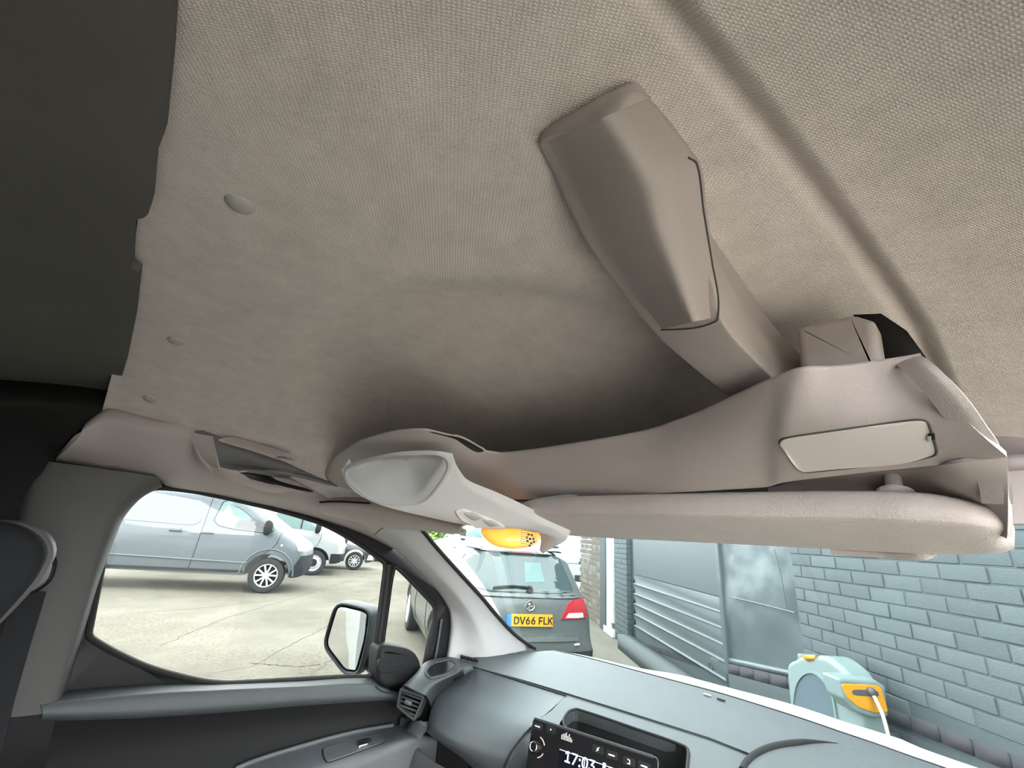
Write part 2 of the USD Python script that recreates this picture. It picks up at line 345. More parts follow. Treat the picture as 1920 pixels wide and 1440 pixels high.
# three push clips along the rear of the headliner
for (px, py), lab in zip(((450, 383), (331, 639), (282, 748)), ('largest and nearest of the three round plastic push clips in the headliner', 'middle of the three round plastic push clips in the headliner', 'farthest and smallest looking round push clip, near the passenger pillar')):
    a, n = ceil_at(px, py); n = -n if n[2] > 0 else n
    u, v, n = frame_of(n, (1, 0, 0)); c = np.stack([u, v, n])
    prof = [(0.0, .0045), (.006, .0042), (.0105, .0026), (.0125, .0004), (.0130, -.002)]
    m = lathe(prof, 36, (0, 0, 1)); t = thing('push_clip', a, lab, 'clip', 'push clips in the headliner')
    obj('clip_head', (m[0] @ c + a, m[1]), M['trim_cool'], t)
    s = lathe([(.0, .0), (.004, -.001), (.004, -.014), (0, -.016)], 12, (0, 0, 1)); obj('clip_stem', (s[0] @ c + a, s[1]), M['pillar'], t)

# header lining along the passenger side, from the headliner fold down to the window seal
top = np.vstack([P(150, 815, x=-1.15), P(205, 786, x=-1.14), P(290, 806, x=-1.13), P(352, 814, x=-1.125), P(372, 852, x=-1.12), P(395, 876, x=-1.13), P(450, 892, x=-1.15), P(540, 912, x=-1.17), P(640, 940, x=-1.18), P(740, 975, x=-1.18)])
bot = PP([(104, 862), (200, 878), (300, 899), (320, 910), (400, 923), (470, 938), (560, 958), (630, 978), (690, 1000), (745, 1028)], x=-1.262)
mid = []
for i in range(len(top)):
    m = (top[i] + bot[i]) / 2; m = m + np.array([.020, 0, -.008]) if i < 4 else m + np.array([.008, 0, -.004]); mid.append(m)
obj('trim', shell(loft([top + [-.015, 0, .025], top, mid, bot, bot + [-.03, .0, -.004]], 60, 24), .008), M['trim'], smooth=60, kind='structure', label='moulded light grey header trim above the passenger window')

# B pillar trim
L_ = [(95, 866), (70, 905), (52, 965), (34, 1060), (8, 1200), (-34, 1347)]
I_ = [(290, 893), (238, 930), (205, 985), (180, 1060), (145, 1180), (96, 1337)]
O_ = [(304, 912), (255, 940), (222, 985), (192, 1065), (155, 1185), (107, 1336)]
Lp, Ip, Op = PP(L_, x=-1.235), PP(I_, x=-1.235), PP(O_, x=-1.262)
obj('trim', shell(loft([Lp + [-.05, -.02, 0], Lp, (Lp + Ip) / 2 + [.006, 0, 0], Ip, Op, Op + [-.04, .004, 0]], 60, 26), .006), M['pillar'], smooth=50, kind='structure', label='grey plastic pillar cover behind the passenger window')
q = PP([(-160, 1340), (107, 1335), (92, 1400), (70, 1480), (-200, 1500)], x=-1.24)
obj('trim', prism(Polygon(q[:, 1:]), lambda v: np.c_[np.full(len(v), -1.238), v], (-.04, 0, 0)), M['dark_trim'], smooth=0, kind='structure', label='black lower pillar cover in the bottom left corner')

# dark quarter trims behind the pillar
a = PP([(-260, 735), (-40, 748), (0, 751), (70, 754), (150, 760), (192, 768)], x=-1.16); b_ = PP([(-260, 800), (-40, 808), (0, 810), (50, 812), (85, 822), (108, 842)], x=-1.20)
c_ = PP([(-260, 860), (-40, 890), (0, 900), (40, 905), (66, 905), (84, 880)], x=-1.24); d_ = PP([(-260, 1300), (-60, 1300), (-40, 1280), (-20, 1260), (10, 1210), (40, 1100)], x=-1.27)
obj('trim', shell(loft([a + [-.05, 0, .06], a, (a + b_) / 2 + [.004, 0, 0], b_, c_, d_], 40, 30), .006), M['dark_trim'], smooth=50, kind='structure', label='dark quarter trim with a raised ledge behind the passenger pillar')

# passenger door: frame, seals, glass, panel
def yz(pts, x): return PP(pts, x=x)[:, 1:]
def at_x(x): return lambda v: np.c_[np.full(len(v), x), v]
XG = -1.30
hole1 = smooth_closed(np.array([(258, 924), (310, 915), (380, 924), (480, 946), (590, 977), (660, 1012), (716, 1052), (722, 1060), (719, 1085), (711, 1150), (703, 1215), (697, 1262), (660, 1268), (560, 1274), (440, 1281), (390, 1279), (340, 1269), (280, 1252), (225, 1228), (185, 1206), (167, 1188), (172, 1160), (186, 1090), (202, 1010), (222, 958)], float), 150)
hole2 = smooth_closed(np.array([(739, 1066), (743, 1064), (765, 1085), (792, 1113), (811, 1134), (815, 1146), (813, 1165), (803, 1210), (790, 1262), (760, 1275), (724, 1275), (716, 1262), (717, 1210), (728, 1130)], float), 80)
door = thing('door', P(450, 1300, x=XG), kind='structure', label='passenger door with black window frame and grey trim panel')
fo = Polygon(yz([(60, 850), (310, 880), (500, 915), (660, 975), (760, 1035), (845, 1120), (856, 1160), (846, 1240), (830, 1330), (740, 1330), (400, 1330), (60, 1360), (40, 1200)], XG))
fr = fo.difference(Polygon(yz(hole1, XG))).difference(Polygon(yz(hole2, XG)))
obj('window_frame', prism(fr, at_x(XG + .012), (-.024, 0, 0)), M['black'], door, smooth=0)
def loop_tube(px, x, r, shrink=0): 
    p = PP(px, x=x); return tube(np.vstack([p, p[:2]]), r, 8, False)
obj('window_seal', loop_tube(hole1, XG + .014, .006), M['rubber'], door); obj('window_seal', loop_tube(hole2, XG + .014, .005), M['rubber'], door)
sb = PP([(728, 1058), (722, 1120), (712, 1190), (706, 1240), (703, 1278)], x=XG + .014); obj('divider_bar', shell(loft([sb + [.004, -.013, 0], sb + [.012, 0, 0], sb + [.004, .013, 0]], 30, 9), .008), M['black'], door)
sl = PP([(830, 1095), (851, 1125), (856, 1150), (852, 1190), (842, 1240), (836, 1270)], x=XG + .03); obj('door_seal', tube(resample(sl, 30), .012, 10), M['rubber'], door)
sl = PP([(828, 1160), (822, 1200), (815, 1238), (808, 1262)], x=XG + .022); obj('frame_strip', tube(resample(sl, 20), .004, 8), M['mirror_shell'], door)
for hole in (hole1, hole2):
    obj('window', prism(Polygon(yz(hole, XG)).buffer(.004), at_x(XG), (-.004, 0, 0)), M['glass'], smooth=0, kind='structure', label='clear side window of the passenger door' if hole is hole1 else 'small fixed quarter window ahead of the door mirror')
r0 = PP([(60, 1302), (280, 1283), (420, 1282), (560, 1276), (690, 1270), (716, 1280), (745, 1296), (800, 1300)], x=-1.285)
r1 = PP([(70, 1318), (280, 1300), (420, 1293), (560, 1287), (690, 1282), (716, 1290), (745, 1302), (800, 1306)], x=-1.235)
r2 = PP([(80, 1338), (290, 1331), (420, 1322), (560, 1311), (690, 1304), (720, 1304), (745, 1309), (800, 1312)], x=-1.225)
r3 = PP([(75, 1352), (290, 1345), (420, 1336), (560, 1324), (690, 1315), (720, 1313), (745, 1315), (800, 1318)], x=-1.240)
r4 = PP([(60, 1440), (290, 1400), (420, 1385), (560, 1362), (690, 1345), (720, 1340), (745, 1338), (800, 1340)], x=-1.265)
r5 = PP([(40, 1560), (290, 1480), (420, 1455), (560, 1400), (690, 1372), (720, 1368), (745, 1368), (800, 1370)], x=-1.262)
obj('top_roll', shell(loft([r0, r1, r2, r3], 70, 20), .006, away=(0, .4, 2)), M['door_top'], door, smooth=60)
obj('door_panel', shell(loft([r3 + [-.001, 0, .002], r4, r5, r5 + [0, 0, -.35]], 60, 24), .006), M['dark_trim'], door, smooth=60)
a0 = PP([(300, 1490), (420, 1447), (480, 1424), (560, 1400), (640, 1378), (735, 1360), (800, 1368)], x=-1.262)
a1 = PP([(300, 1500), (425, 1455), (485, 1431), (565, 1405), (645, 1383), (735, 1364), (800, 1372)], x=-1.245)
a2 = PP([(330, 1540), (470, 1490), (530, 1462), (600, 1437), (690, 1408), (765, 1382), (815, 1380)], x=-1.165)
a3 = PP([(360, 1560), (500, 1505), (560, 1480), (640, 1452), (715, 1425), (775, 1398), (820, 1390)], x=-1.150)
AG = loft([a0, a1, a2, a3, a3 + [0.0, 0, -.05], a3 + [-.08, 0, -.2]], 60, 30)
obj('armrest', shell(AG, .005, away=(0, .4, 2)), M['armrest'], door, smooth=50)
obj('armrest_edge', tube(resample(PP([(440, 1443), (480, 1427), (560, 1402), (640, 1380), (735, 1362)], x=-1.255) + [.004, 0, .003], 40), .005, 8), M['armrest'], door)
arm_m = sheet(AG)
def on_mesh_plate(mesh, px_outline, h, bevel, n=64, closed=True, back=.002, inset=None):
    o = smooth_closed(px_outline, n); pts = []; nn = []
    for x in o:
        a, b = cast(mesh, *x)
        if a is not None: pts.append(a); nn.append(b)
    pts = np.array(pts); N = np.mean(nn, 0); N /= np.linalg.norm(N); u, v, N = frame_of(N, (0.1, 1, .2)); c = pts.mean(0)
    q = np.c_[(pts - c) @ u, (pts - c) @ v]; hh = (pts - c) @ N
    from scipy.interpolate import griddata
    A = np.c_[q, np.ones(len(q))]; co = np.linalg.lstsq(np.c_[A, q[:, 0] ** 2, q[:, 1] ** 2, q[:, 0] * q[:, 1]], hh, rcond=None)[0]
    def fm(V): 
        b = np.c_[V[:, :2], np.ones(len(V)), V[:, 0] ** 2, V[:, 1] ** 2, V[:, 0] * V[:, 1]] @ co
        return c + V[:, :1] * u + V[:, 1:2] * v + (b + V[:, 2])[:, None] * N
    return plate(q, fm, h, bevel, 3, back), (c, u, v, N, q, fm)
def rpx(cn, r=.18, k=5):
    """Rounds the corners of a pixel polygon by a share of the adjoining sides."""
    cn = np.asarray(cn, float); out = []
    for i in range(len(cn)):
        a, b, c = cn[i - 1], cn[i], cn[(i + 1) % len(cn)]; p, q = b + (a - b) * r, b + (c - b) * r
        for t in np.linspace(0, 1, k): out.append((1 - t) ** 2 * p + 2 * t * (1 - t) * b + t * t * q)
    return np.array(out)
sw, swf = on_mesh_plate(arm_m, rpx([(603, 1404), (716, 1373), (723, 1392), (612, 1432)], .15), .003, .0025)
so_ = smooth_closed(rpx([(603, 1404), (716, 1373), (723, 1392), (612, 1432)], .15), 90)
obj('switch_seam', line_on(arm_m, np.vstack([so_, so_[:2]]), .0016, 110, .0004), M['black'], door)
swt = thing('window_switch_panel', swf[0], parent=door, label='grey switch plate with the window rocker on the armrest')
obj('switch_plate', sw, M['armrest'], swt); s2, _ = on_mesh_plate(sw, rpx([(667, 1391), (688, 1385), (692, 1397), (671, 1403)], .2), .004, .003); obj('window_switch', s2, M['chrome'], swt)
s3, _ = on_mesh_plate(sw, rpx([(680, 1390), (693, 1386), (697, 1390), (684, 1395)], .2), .0045, .002); obj('switch_recess', s3, M['black'], swt)
# mirror foot cover inside the door corner
mo = smooth_closed(np.array([(704, 1215), (708, 1209), (740, 1209), (765, 1216), (779, 1232), (783, 1250), (776, 1266), (760, 1280), (735, 1285), (712, 1284), (703, 1272), (701, 1240)], float), 60)
mp = yz(mo, -1.26); c = mp.mean(0)
mf = thing('mirror_foot_cover', np.r_[-1.26, c], 'rounded black mirror foot cover at the base of the window divider bar', 'mirror cover')
obj('cover', plate(mp, lambda V: np.c_[-1.262 + V[:, 2], V[:, :2]], .028, .016, 6, .03), M['black'], mf)
mi = yz(smooth_closed(np.array([(716, 1234), (740, 1232), (752, 1240), (752, 1256), (735, 1262), (716, 1262)], float), 40), -1.23)
obj('cover_pad', plate(mi, lambda V: np.c_[-1.236 + V[:, 2], V[:, :2]], .003, .002, 3, .006), M['black'], mf)
lo = PP([(704, 1286), (712, 1294), (728, 1299), (750, 1298), (775, 1292)], x=-1.222); obj('cover_seam', tube(resample(lo, 24), .002, 6), M['black'], mf)

# A pillar trim and windscreen
Ae = PP([(668, 985), (700, 1003), (735, 1026), (790, 1076), (832, 1122), (846, 1152), (847, 1185), (839, 1236)], x=-1.262)
Aw = np.array([P(755, 960, x=-1.08), P(785, 988, x=-1.09), P(815, 1024, x=-1.10), P(858, 1072, x=-1.125), P(900, 1118, x=-1.145), P(932, 1156, x=-1.165), P(962, 1188, x=-1.18), P(1002, 1216, x=-1.2)])
Am = (Ae + Aw) / 2 + np.array([.03, -.03, 0]); Ai = Ae * .82 + Aw * .18 + [.012, -.012, 0]
obj('trim', shell(loft([Ae + [-.02, .01, 0], Ae, Ai, Am, Aw, Aw + [-.03, .01, -.004]], 60, 30), .006), M['trim_cool'], smooth=60, kind='structure', label='pale grey windscreen pillar trim between quarter window and windscreen')
js = line_on(sheet(loft([Ae, Ai, Am, Aw], 60, 30)), [(703, 1003), (718, 990), (738, 985)], .0012); obj('trim', js, M['rubber'], smooth=0, kind='structure', label='thin joint line across the top of the windscreen pillar trim')
wl = PP([(787, 986), (815, 1021), (860, 1070), (900, 1115), (932, 1152), (960, 1184), (980, 1200), (1002, 1213), (1030, 1218)], n=(1, .0, 0), o=(-1.12, 0, 0))
wl = np.array([Aw[i] + [.003, 0.0, .001] for i in range(0, 8)]); obj('windscreen_seal', tube(resample(wl, 40), .006, 8), M['rubber'], smooth=40, label='thin black seal down the left edge of the windscreen', cat='window seal')
def ws_bottom(x): return np.array([x, 1.445 - .20 * ((x + .58) / .62) ** 2, -.40])
def ws_top(x): return np.array([x * .92 - .02, .74 - .06 * ((x + .58) / .62) ** 2, .05])
xw = np.linspace(-1.24, .12, 24); WG = np.stack([[ws_bottom(x) * (1 - t) + ws_top(x) * t + np.array([0, .04, .03]) * math.sin(math.pi * t) for x in xw] for t in np.linspace(0, 1, 12)])
obj('window', shell(WG, .005), M['windscreen'], smooth=60, kind='structure', label='wide curved windscreen above the dashboard')
# front header behind the visors, outer roof, floor and rear bulkhead keep the cab closed
hx = np.linspace(-1.2, .1, 20)
HG = np.stack([[np.array([x, .62, float(roof_z(min(x, .02), .62)) + .02]) for x in hx], [np.array([x, .76, .13]) for x in hx], [ws_top(x) + [0, -.03, .045] for x in hx], [ws_top(x) + [0, -.035, -.005] for x in hx]])
obj('trim', shell(HG, .01, away=(-.5, .2, -3)), M['trim'], smooth=40, kind='structure', label='grey front header strip behind the sun visors')
obj('wall_right', box((.12, -.42, -1.0), (.17, -.13, .30)), M['dark_trim'], smooth=0, kind='structure', label='dark body side behind the open driver door')
obj('wall_rear', box((-1.30, -.42, -1.0), (.16, -.38, .30)), M['bulkhead'], smooth=0, kind='structure', label='dark load bulkhead behind the seats')
obj('floor', box((-1.30, -.40, -1.05), (.14, 1.3, -1.0)), M['dark_trim'], smooth=0, kind='structure', label='dark cab floor')
RG = np.stack([[np.array([x, y, .335 - .10 * abs((x + .58) / .72) ** 3 - (.35 * max(y - .3, 0) ** 2)]) for x in np.linspace(-1.27, .11, 24)] for y in np.linspace(-3.0, .80, 30)])
obj('van_roof', shell(RG, .004, away=(-.5, 0, 5)), M['white'], smooth=60, label='white outer roof of the van the picture is taken in', cat='van roof')
fl = Polygon([(-3.0, -1.15), (-.36, -1.15), (-.36, .22), (-3.0, .25)])
obj('van_flank', prism(fl, lambda v: np.c_[-1.315 - .06 * np.clip(1 - ((v[:, 1] + .55) / .85) ** 2, -.6, 1), v], (.03, 0, 0), .2), M['white'], smooth=50, label='white outer flank of the van, seen in the door mirror', cat='van side')
obj('wall_left', box((-1.34, -.37, -1.1), (-1.275, .02, .16)), M['dark_trim'], smooth=0, kind='structure', label='dark body side behind the passenger pillar cover')
obj('wall_left_upper', box((-1.31, -.40, .075), (-1.285, .72, .27)), M['dark_trim'], smooth=0, kind='structure', label='dark inner roof side above the passenger window')
obj('wall_left_lower', box((-1.34, .0, -1.1), (-1.30, 1.3, -.62)), M['white'], smooth=0, kind='structure', label='white outer skin of the passenger door')

# ------------------------------------------------------------------ overhead shelf with its strut, lid, visors and lamp console
shelf = thing('overhead_shelf', (-.55, .45, .06), 'moulded grey overhead parcel shelf above the windscreen with a thick strut rising to the roof', 'overhead shelf')
lip = [(356, 812, 'x', -1.125), (371, 850, 'x', -1.125), (394, 873, 'x', -1.12), (450, 886, 'x', -1.10), (540, 896, 'z', .106), (598, 892, 'z', .116), (616, 872, 'z', .123), (638, 849, 'z', .128), (688, 822, 'z', .132), (740, 809, 'z', .134),
       (800, 807, 'z', .134), (850, 820, 'z', .133), (900, 844, 'z', .130), (945, 850, 'z', .128), (1000, 844, 'z', .128), (1100, 829, 'z', .128), (1200, 811, 'z', .129), (1290, 782, 'z', .132), (1372, 746, 'z', .135),
       (1440, 715, 'z', .137), (1500, 693, 'z', .138), (1560, 690, 'z', .138), (1640, 681, 'z', .139), (1727, 667, 'z', .140)]
low = [(358, 826, 'x', -1.165), (372, 866, 'x', -1.165), (396, 889, 'x', -1.165), (440, 906, 'x', -1.16), (520, 924, 'x', -1.15), (590, 940, 'z', .058), (630, 942, 'z', .062), (670, 941, 'z', .064), (710, 940, 'z', .066), (750, 940, 'z', .068),
       (800, 940, 'z', .068), (850, 940, 'z', .068), (900, 939, 'z', .067), (945, 937, 'z', .066), (1000, 936, 'z', .066), (1100, 933, 'z', .066), (1200, 928, 'z', .066), (1290, 922, 'z', .066), (1380, 917, 'z', .067),
       (1430, 914, 'z', .068), (1466, 905, 'z', .070), (1560, 893, 'z', .072), (1690, 879, 'z', .074), (1888, 857, 'y', .43)]
Lp, Bp = PP(lip), PP(low)
def bulge(a, b, t, k): 
    m = a * (1 - t) + b * t; m[:, 2] -= k; m[:, 1] -= k * .8; return m
t1, t2 = bulge(Lp, Bp, .30, .009), bulge(Lp, Bp, .72, .006)
t1[:3], t2[:3] = (Lp * .7 + Bp * .3)[:3], (Lp * .28 + Bp * .72)[:3]
tv = np.clip((np.arange(len(Lp)) - 19) / 3, 0, 1)[:, None]                   # towards the driver's end the roll is fuller
t1 += tv * np.array([0, -.004, -.008]); t2 += tv * np.array([0, -.002, -.003])
inner = Lp + [0, .010, .002]; inner2 = Lp * .55 + Bp * .45 + [0, .022, .006]; floor_ = Bp + [0, .03, .012]; floor_[:, 1] = np.maximum(.70, floor_[:, 1] + .05); floor_[:6, 1] = Bp[:6, 1] + .06
under = Bp + [0, .012, .006]; under2 = Bp + [0, .05, .012]
rows = [floor_, inner2, inner, Lp + [0, .003, .003], Lp, t1, t2, Bp, under, under2]
FG = np.stack([resample(r, 220) for r in rows])
# common parameter along the shelf so that the rows stay level with each other
u0 = np.linspace(0, 1, len(Lp)); uu = np.linspace(0, 1, 240)
FG = np.stack([PchipInterpolator(u0, r)(uu) for r in rows]); kk = np.arange(len(rows)); FG = PchipInterpolator(kk, FG)(np.linspace(0, len(rows) - 1, 60))
nm = 60 * 2 // (len(rows) - 1); face = sheet(FG); shelf_shell = shell(FG[nm:], .003)
obj('shelf_mat', shell(FG[:nm + 1], .003, away=(-.5, .5, 5)), M['rubber'], shelf, smooth=60)
obj('shelf_body', shelf_shell, M['trim'], shelf, smooth=60)
lw = Lp[:5] + [0, .004, .002]; lm = Lp[:5] + [0, .08, .012]; lt = Lp[:5] * [1, 0, 1] + [0, .46, 0]; lt[:, 2] = roof_z(np.maximum(lt[:, 0], -1.16), .46) + .01
obj('tray_pocket', shell(loft([lw, lm, lt], 40, 16), .003), M['seat_edge'], shelf, smooth=60)
# left tray: end wall and inner step
q = PP([(356, 812), (398, 822), (410, 880), (394, 873), (371, 850)], x=-1.12)
obj('tray_end', shell(loft([PP([(357, 811), (372, 850), (396, 874)], x=-1.122), np.array([P(398, 818, x=-1.10), P(404, 848, x=-1.095), P(410, 879, x=-1.09)])], 16, 8), .003), M['trim'], shelf)
st = np.array([P(410, 824, x=-1.10), P(440, 833, x=-1.09), P(480, 845, x=-1.07), P(515, 857, x=-1.05)]); st2 = np.array([P(410, 868, x=-1.09), P(440, 880, x=-1.08), P(480, 886, x=-1.06), P(515, 890, x=-1.04)])
obj('tray_step', shell(loft([st + [0, .03, .012], st + [0, .003, .003], st, st + [0, .004, -.004], st + [0, .05, -.004]], 24, 16), .003), M['trim'], shelf)
# strut: base and clip-on cover
capL = [(1011, 272), (1035, 320), (1065, 385), (1103, 460), (1160, 540), (1225, 621)]
capR = [(1216, 186), (1262, 240), (1306, 302), (1322, 400), (1337, 490), (1351, 592)]
zl = [.252, .241, .229, .215, .199, .176]; zr = [.252, .243, .232, .218, .202, .180]
A = np.array([P(*p, z=z) for p, z in zip(capL, zl)]); B = np.array([P(*p, z=z) for p, z in zip(capR, zr)])
def to_roof(Q):
    Q = Q.copy()
    for _ in range(12): Q = Q * ((roof_z(Q[:, 0], Q[:, 1]) + .003) / Q[:, 2])[:, None]
    return Q
def to_z(Q, dz): return Q * (1 + np.asarray(dz) / Q[:, 2])[:, None]
def strut_rows(A, B, sag):
    up = to_roof(A)[:, 2] - A[:, 2]; lift = np.clip(up - .006, 0, .024) * np.linspace(1, .75, len(A))
    A1, B1 = to_z(A, lift), to_z(B, np.full(len(B), .012))
    mix_ = lambda f: A * (1 - f) + B * f
    return [to_roof(A), A1 * 1.015, A1, to_z(mix_(.10), lift * .78), to_z(mix_(.40), lift * .22 - sag * .8), to_z(mix_(.60), -np.full(len(A), sag * 1.2)), to_z(mix_(.72), -np.full(len(A), sag)), to_z(mix_(.92), np.full(len(A), .005)), B1, to_roof(B)]
rw = strut_rows(A, B, .010)
SG = loft([resample(r, 60) for r in rw], 60, 50)
tip_c = (A[0] + B[0]) / 2
obj('strut_cover', shell(SG, .002), M['trim'], shelf, smooth=60, label='clip-on end cover of the strut')
# rounded end of the cover
tipx = [(1011, 272), (1020, 260), (1040, 247), (1100, 213), (1150, 187), (1176, 174), (1192, 171), (1204, 175), (1216, 186)]
T0 = resample(np.array([P(*p, z=z_) for p, z_ in zip(tipx, (A[0, 2] + np.clip(to_roof(A)[0, 2] - A[0, 2] - .006, 0, .024), .2590, .2565, .2540, .254, .256, .258, .261, .264))]), 50); S0 = SG[2 * SG.shape[0] // 9 + 1: SG.shape[0] * 8 // 9, 0]; S0 = resample(S0, 50)
T1 = T0 + [0, -.001, .006]; T2 = to_roof(T0)
obj('strut_end', shell(loft([S0, S0 * .5 + T0 * .5 - [0, 0, .001], T0, T1, T2], 50, 26), .002), M['trim'], shelf, smooth=60)
bl = [(1138, 510, .205), (1160, 541, .196), (1225, 622, .173), (1300, 689, .150), (1368, 745, .136), (1412, 790, .120), (1440, 830, .108)]
br = [(1306, 470, .215), (1334, 530, .195), (1350, 598, .178), (1425, 688, .155), (1490, 752, .138), (1530, 795, .124), (1560, 840, .109)]
bo = [(1324, 440, .246), (1374, 525, .228), (1421, 600, .209), (1463, 655, .187), (1502, 696, .166), (1545, 735, .146), (1590, 790, .122)]
A2, B2, C2 = (np.array([P(*p[:2], z=p[2]) for p in q]) for q in (bl, br, bo))
A2 = to_z(A2, np.interp(np.arange(7), [0, 3, 6], [.024, .016, 0])); A2[:2] *= 1.012; B2[:2] *= 1.02
BG2 = loft([A2 + [-.004, .01, .05], A2 + [-.001, .002, .006], A2, A2 * .7 + B2 * .3 - [0, 0, .003], A2 * .2 + B2 * .8 - [0, 0, .002], B2, B2 * .85 + C2 * .15 + [.002, 0, -.002], C2 * .6 + B2 * .4 + [.003, 0, 0], C2, C2 + [0, .01, .02]], 60, 50)
obj('strut_base', shell(BG2, .002), M['trim'], shelf, smooth=60)
seam = line_on(join(sheet(SG), sheet(BG2)), [(1290, 296), (1304, 305), (1319, 400), (1334, 490), (1347, 575), (1346, 598), (1334, 606), (1290, 616), (1240, 618)], .0007, n=80, lift=.0004)
obj('strut_seam', seam, M['pillar'], shelf, smooth=0)
# lid with its finger notch
lidpx = rpx([(1456, 822), (1738, 783), (1759, 852), (1700, 866), (1508, 886), (1492, 876)], .16)
ld, _ = on_mesh_plate(face, lidpx, .0012, .001, 110, back=.004); lid = obj('lid', ld, M['lid'], shelf, smooth=30)
lo = smooth_closed(lidpx, 120); lo = np.vstack([lo, lo[:2]])
obj('lid_gap', line_on(face, lo, .0009, 150, .0002), M['pillar'], shelf, smooth=0)
nt, _ = on_mesh_plate(face, rpx([(1740, 812), (1752, 811), (1754, 822), (1741, 823)], .1), .0016, .0004, 24); obj('lid_notch', nt, M['black'], shelf, smooth=0)
nt, _ = on_mesh_plate(face, rpx([(1738, 815), (1746, 814), (1747, 824), (1740, 825)], .1), .0019, .0004, 24); obj('lid_tab', nt, M['trim_cool'], shelf, smooth=0)
# recess behind the visor, hook, block and dark pocket
rc = [np.array([P(1440, 914, z=.074), P(1500, 905, z=.076), P(1600, 892, z=.078), P(1700, 880, z=.080), P(1800, 868, y=.44), P(1889, 857, y=.435)]),
      np.array([P(1440, 930, y=.56), P(1500, 925, y=.56), P(1600, 925, y=.555), P(1700, 930, y=.55), P(1800, 945, y=.53), P(1890, 968, y=.50)]),
      np.array([P(1440, 950, y=.57), P(1500, 950, y=.57), P(1600, 960, y=.565), P(1700, 975, y=.56), P(1800, 985, y=.55), P(1888, 1010, y=.52)])]
obj('visor_recess', shell(loft(rc, 40, 16), .003), M['trim'], shelf, smooth=50)
hk = P(1676, 912, y=.52); obj('visor_hook', join(lathe([(0, .0), (.006, 0), (.0065, -.012), (.013, -.015), (.014, -.018), (.0, -.021)], 24, (0, .35, 1), hk + [0, .006, .010])), M['trim_cool'], shelf)
blk = rpx([(1492, 612), (1600, 588), (1640, 600), (1655, 700), (1500, 706)], .14)
bp = PP(blk, y=.405)[:, [0, 2]]
obj('catch_block', plate(bp, lambda V: np.c_[V[:, 0], .425 - V[:, 2], V[:, 1]], .02, .006, 4, .05), M['trim'], shelf)
hp = PP([(1600, 590), (1652, 588), (1700, 620), (1735, 668), (1720, 690), (1640, 690)], y=.43)[:, [0, 2]]
obj('pocket', prism(Polygon(hp), lambda v: np.c_[v[:, 0], np.full(len(v), .43), v[:, 1]], (0, .02, 0)), M['dark_trim'], shelf, smooth=0)
# right edge roll against the headliner
er = np.array([P(1727, 667, z=.140), P(1770, 700, y=.375), P(1815, 750, y=.385), P(1850, 800, y=.405), P(1876, 840, y=.425), P(1890, 880, y=.45), P(1897, 915, y=.47), P(1900, 945, y=.49)])
ed = loft([er + [-.03, -.003, -.003], er + [-.004, -.002, 0], er, er + [.004, .01, .006], er + [.006, .04, .02]], 60, 16)
ex = np.array([P(1727, 667, z=.140), P(1770, 700, y=.378), P(1815, 750, y=.388), P(1850, 800, y=.408), P(1886, 855, y=.432)])
obj('shelf_edge', shell(loft([er + [-.016, .006, .001], er + [-.004, .0, .0], er], 60, 10), .003), M['trim'], shelf, smooth=60)
cy = []
for (x0, y0, x1, y1, nx, ny, sx) in ((868, 909, 940, 918, 11, 5, 5.5), (642, 922, 682, 926, 8, 4, 2.0)):
    for i in range(nx):
        for j in range(ny):
            px, py = x0 + (x1 - x0) * i / (nx - 1) + sx * j, y0 + (y1 - y0) * i / (nx - 1) + 5.2 * j
            a, n = cast(face, px, py)
            if a is not None: u, v, n = frame_of(n); cy.append(lathe([(0, .0004), (.0011, .0004), (.0013, -.001)], 8, n, a))
obj('speaker_holes', join(*cy), M['black'], shelf, smooth=0, kind='stuff')

# sun visors
vis = thing('sun_visor', P(1450, 960, y=.55), 'long padded driver sun visor folded up under the right half of the shelf', 'sun visor')
vu = [(968, 948, .53, .0), (1000, 937, .53, 0), (1100, 931, .53, 0), (1250, 927, .525, 0), (1430, 924, .52, 0), (1600, 923, .51, 0), (1720, 926, .505, 0), (1800, 938, .505, 0), (1860, 956, .51, 0), (1900, 985, .53, 0)]
vm = [(972, 958, .525), (1000, 960, .525), (1100, 962, .525), (1250, 964, .52), (1430, 967, .515), (1600, 970, .51), (1720, 974, .505), (1800, 980, .505), (1860, 987, .51), (1903, 994, .53)]
vl = [(985, 972, .56), (1010, 992, .60), (1090, 1006, .64), (1250, 1014, .65), (1430, 1023, .64), (1600, 1032, .62), (1720, 1039, .60), (1800, 1040, .59), (1860, 1038, .575), (1902, 1030, .56)]
Vu, Vm, Vl = (np.array([P(q[0], q[1], y=q[2]) for q in s]) for s in (vu, vm, vl))
vmid = (Vm + Vl) / 2; vmid[1:-1] -= [0, 0, .003]
VG = loft([Vu + [0, .05, .006], Vu + [0, .008, .002], Vu, Vu * .5 + Vm * .5 + [0, -.003, -.001], Vm, vmid, Vl, Vl + [0, .006, .004], Vl + [0, .0, .012]], 90, 50)
vb = shell(VG, .006); vp = obj('visor_pad', vb, M['visor'], vis, smooth=60)
ew = np.array([P(1560, 1034, y=.63), P(1650, 1040, y=.62), P(1735, 1044, y=.60), P(1756, 1041, y=.597)]); obj('visor_flap', tube(resample(ew + [0, 0, .001], 30), [.0045] * 26 + [.004, .003, .002, .001], 10), M['visor'], vis)
ax = np.array([P(975, 946, y=.53), P(1012, 936, y=.535), P(1075, 930, y=.54)]); obj('visor_rod', tube(resample(ax + [0, .012, .002], 20), .003, 10), M['trim_cool'], vis)
v2 = thing('sun_visor', P(740, 965, y=.50), 'passenger sun visor folded up at the left, only its pale front edge showing', 'sun visor')
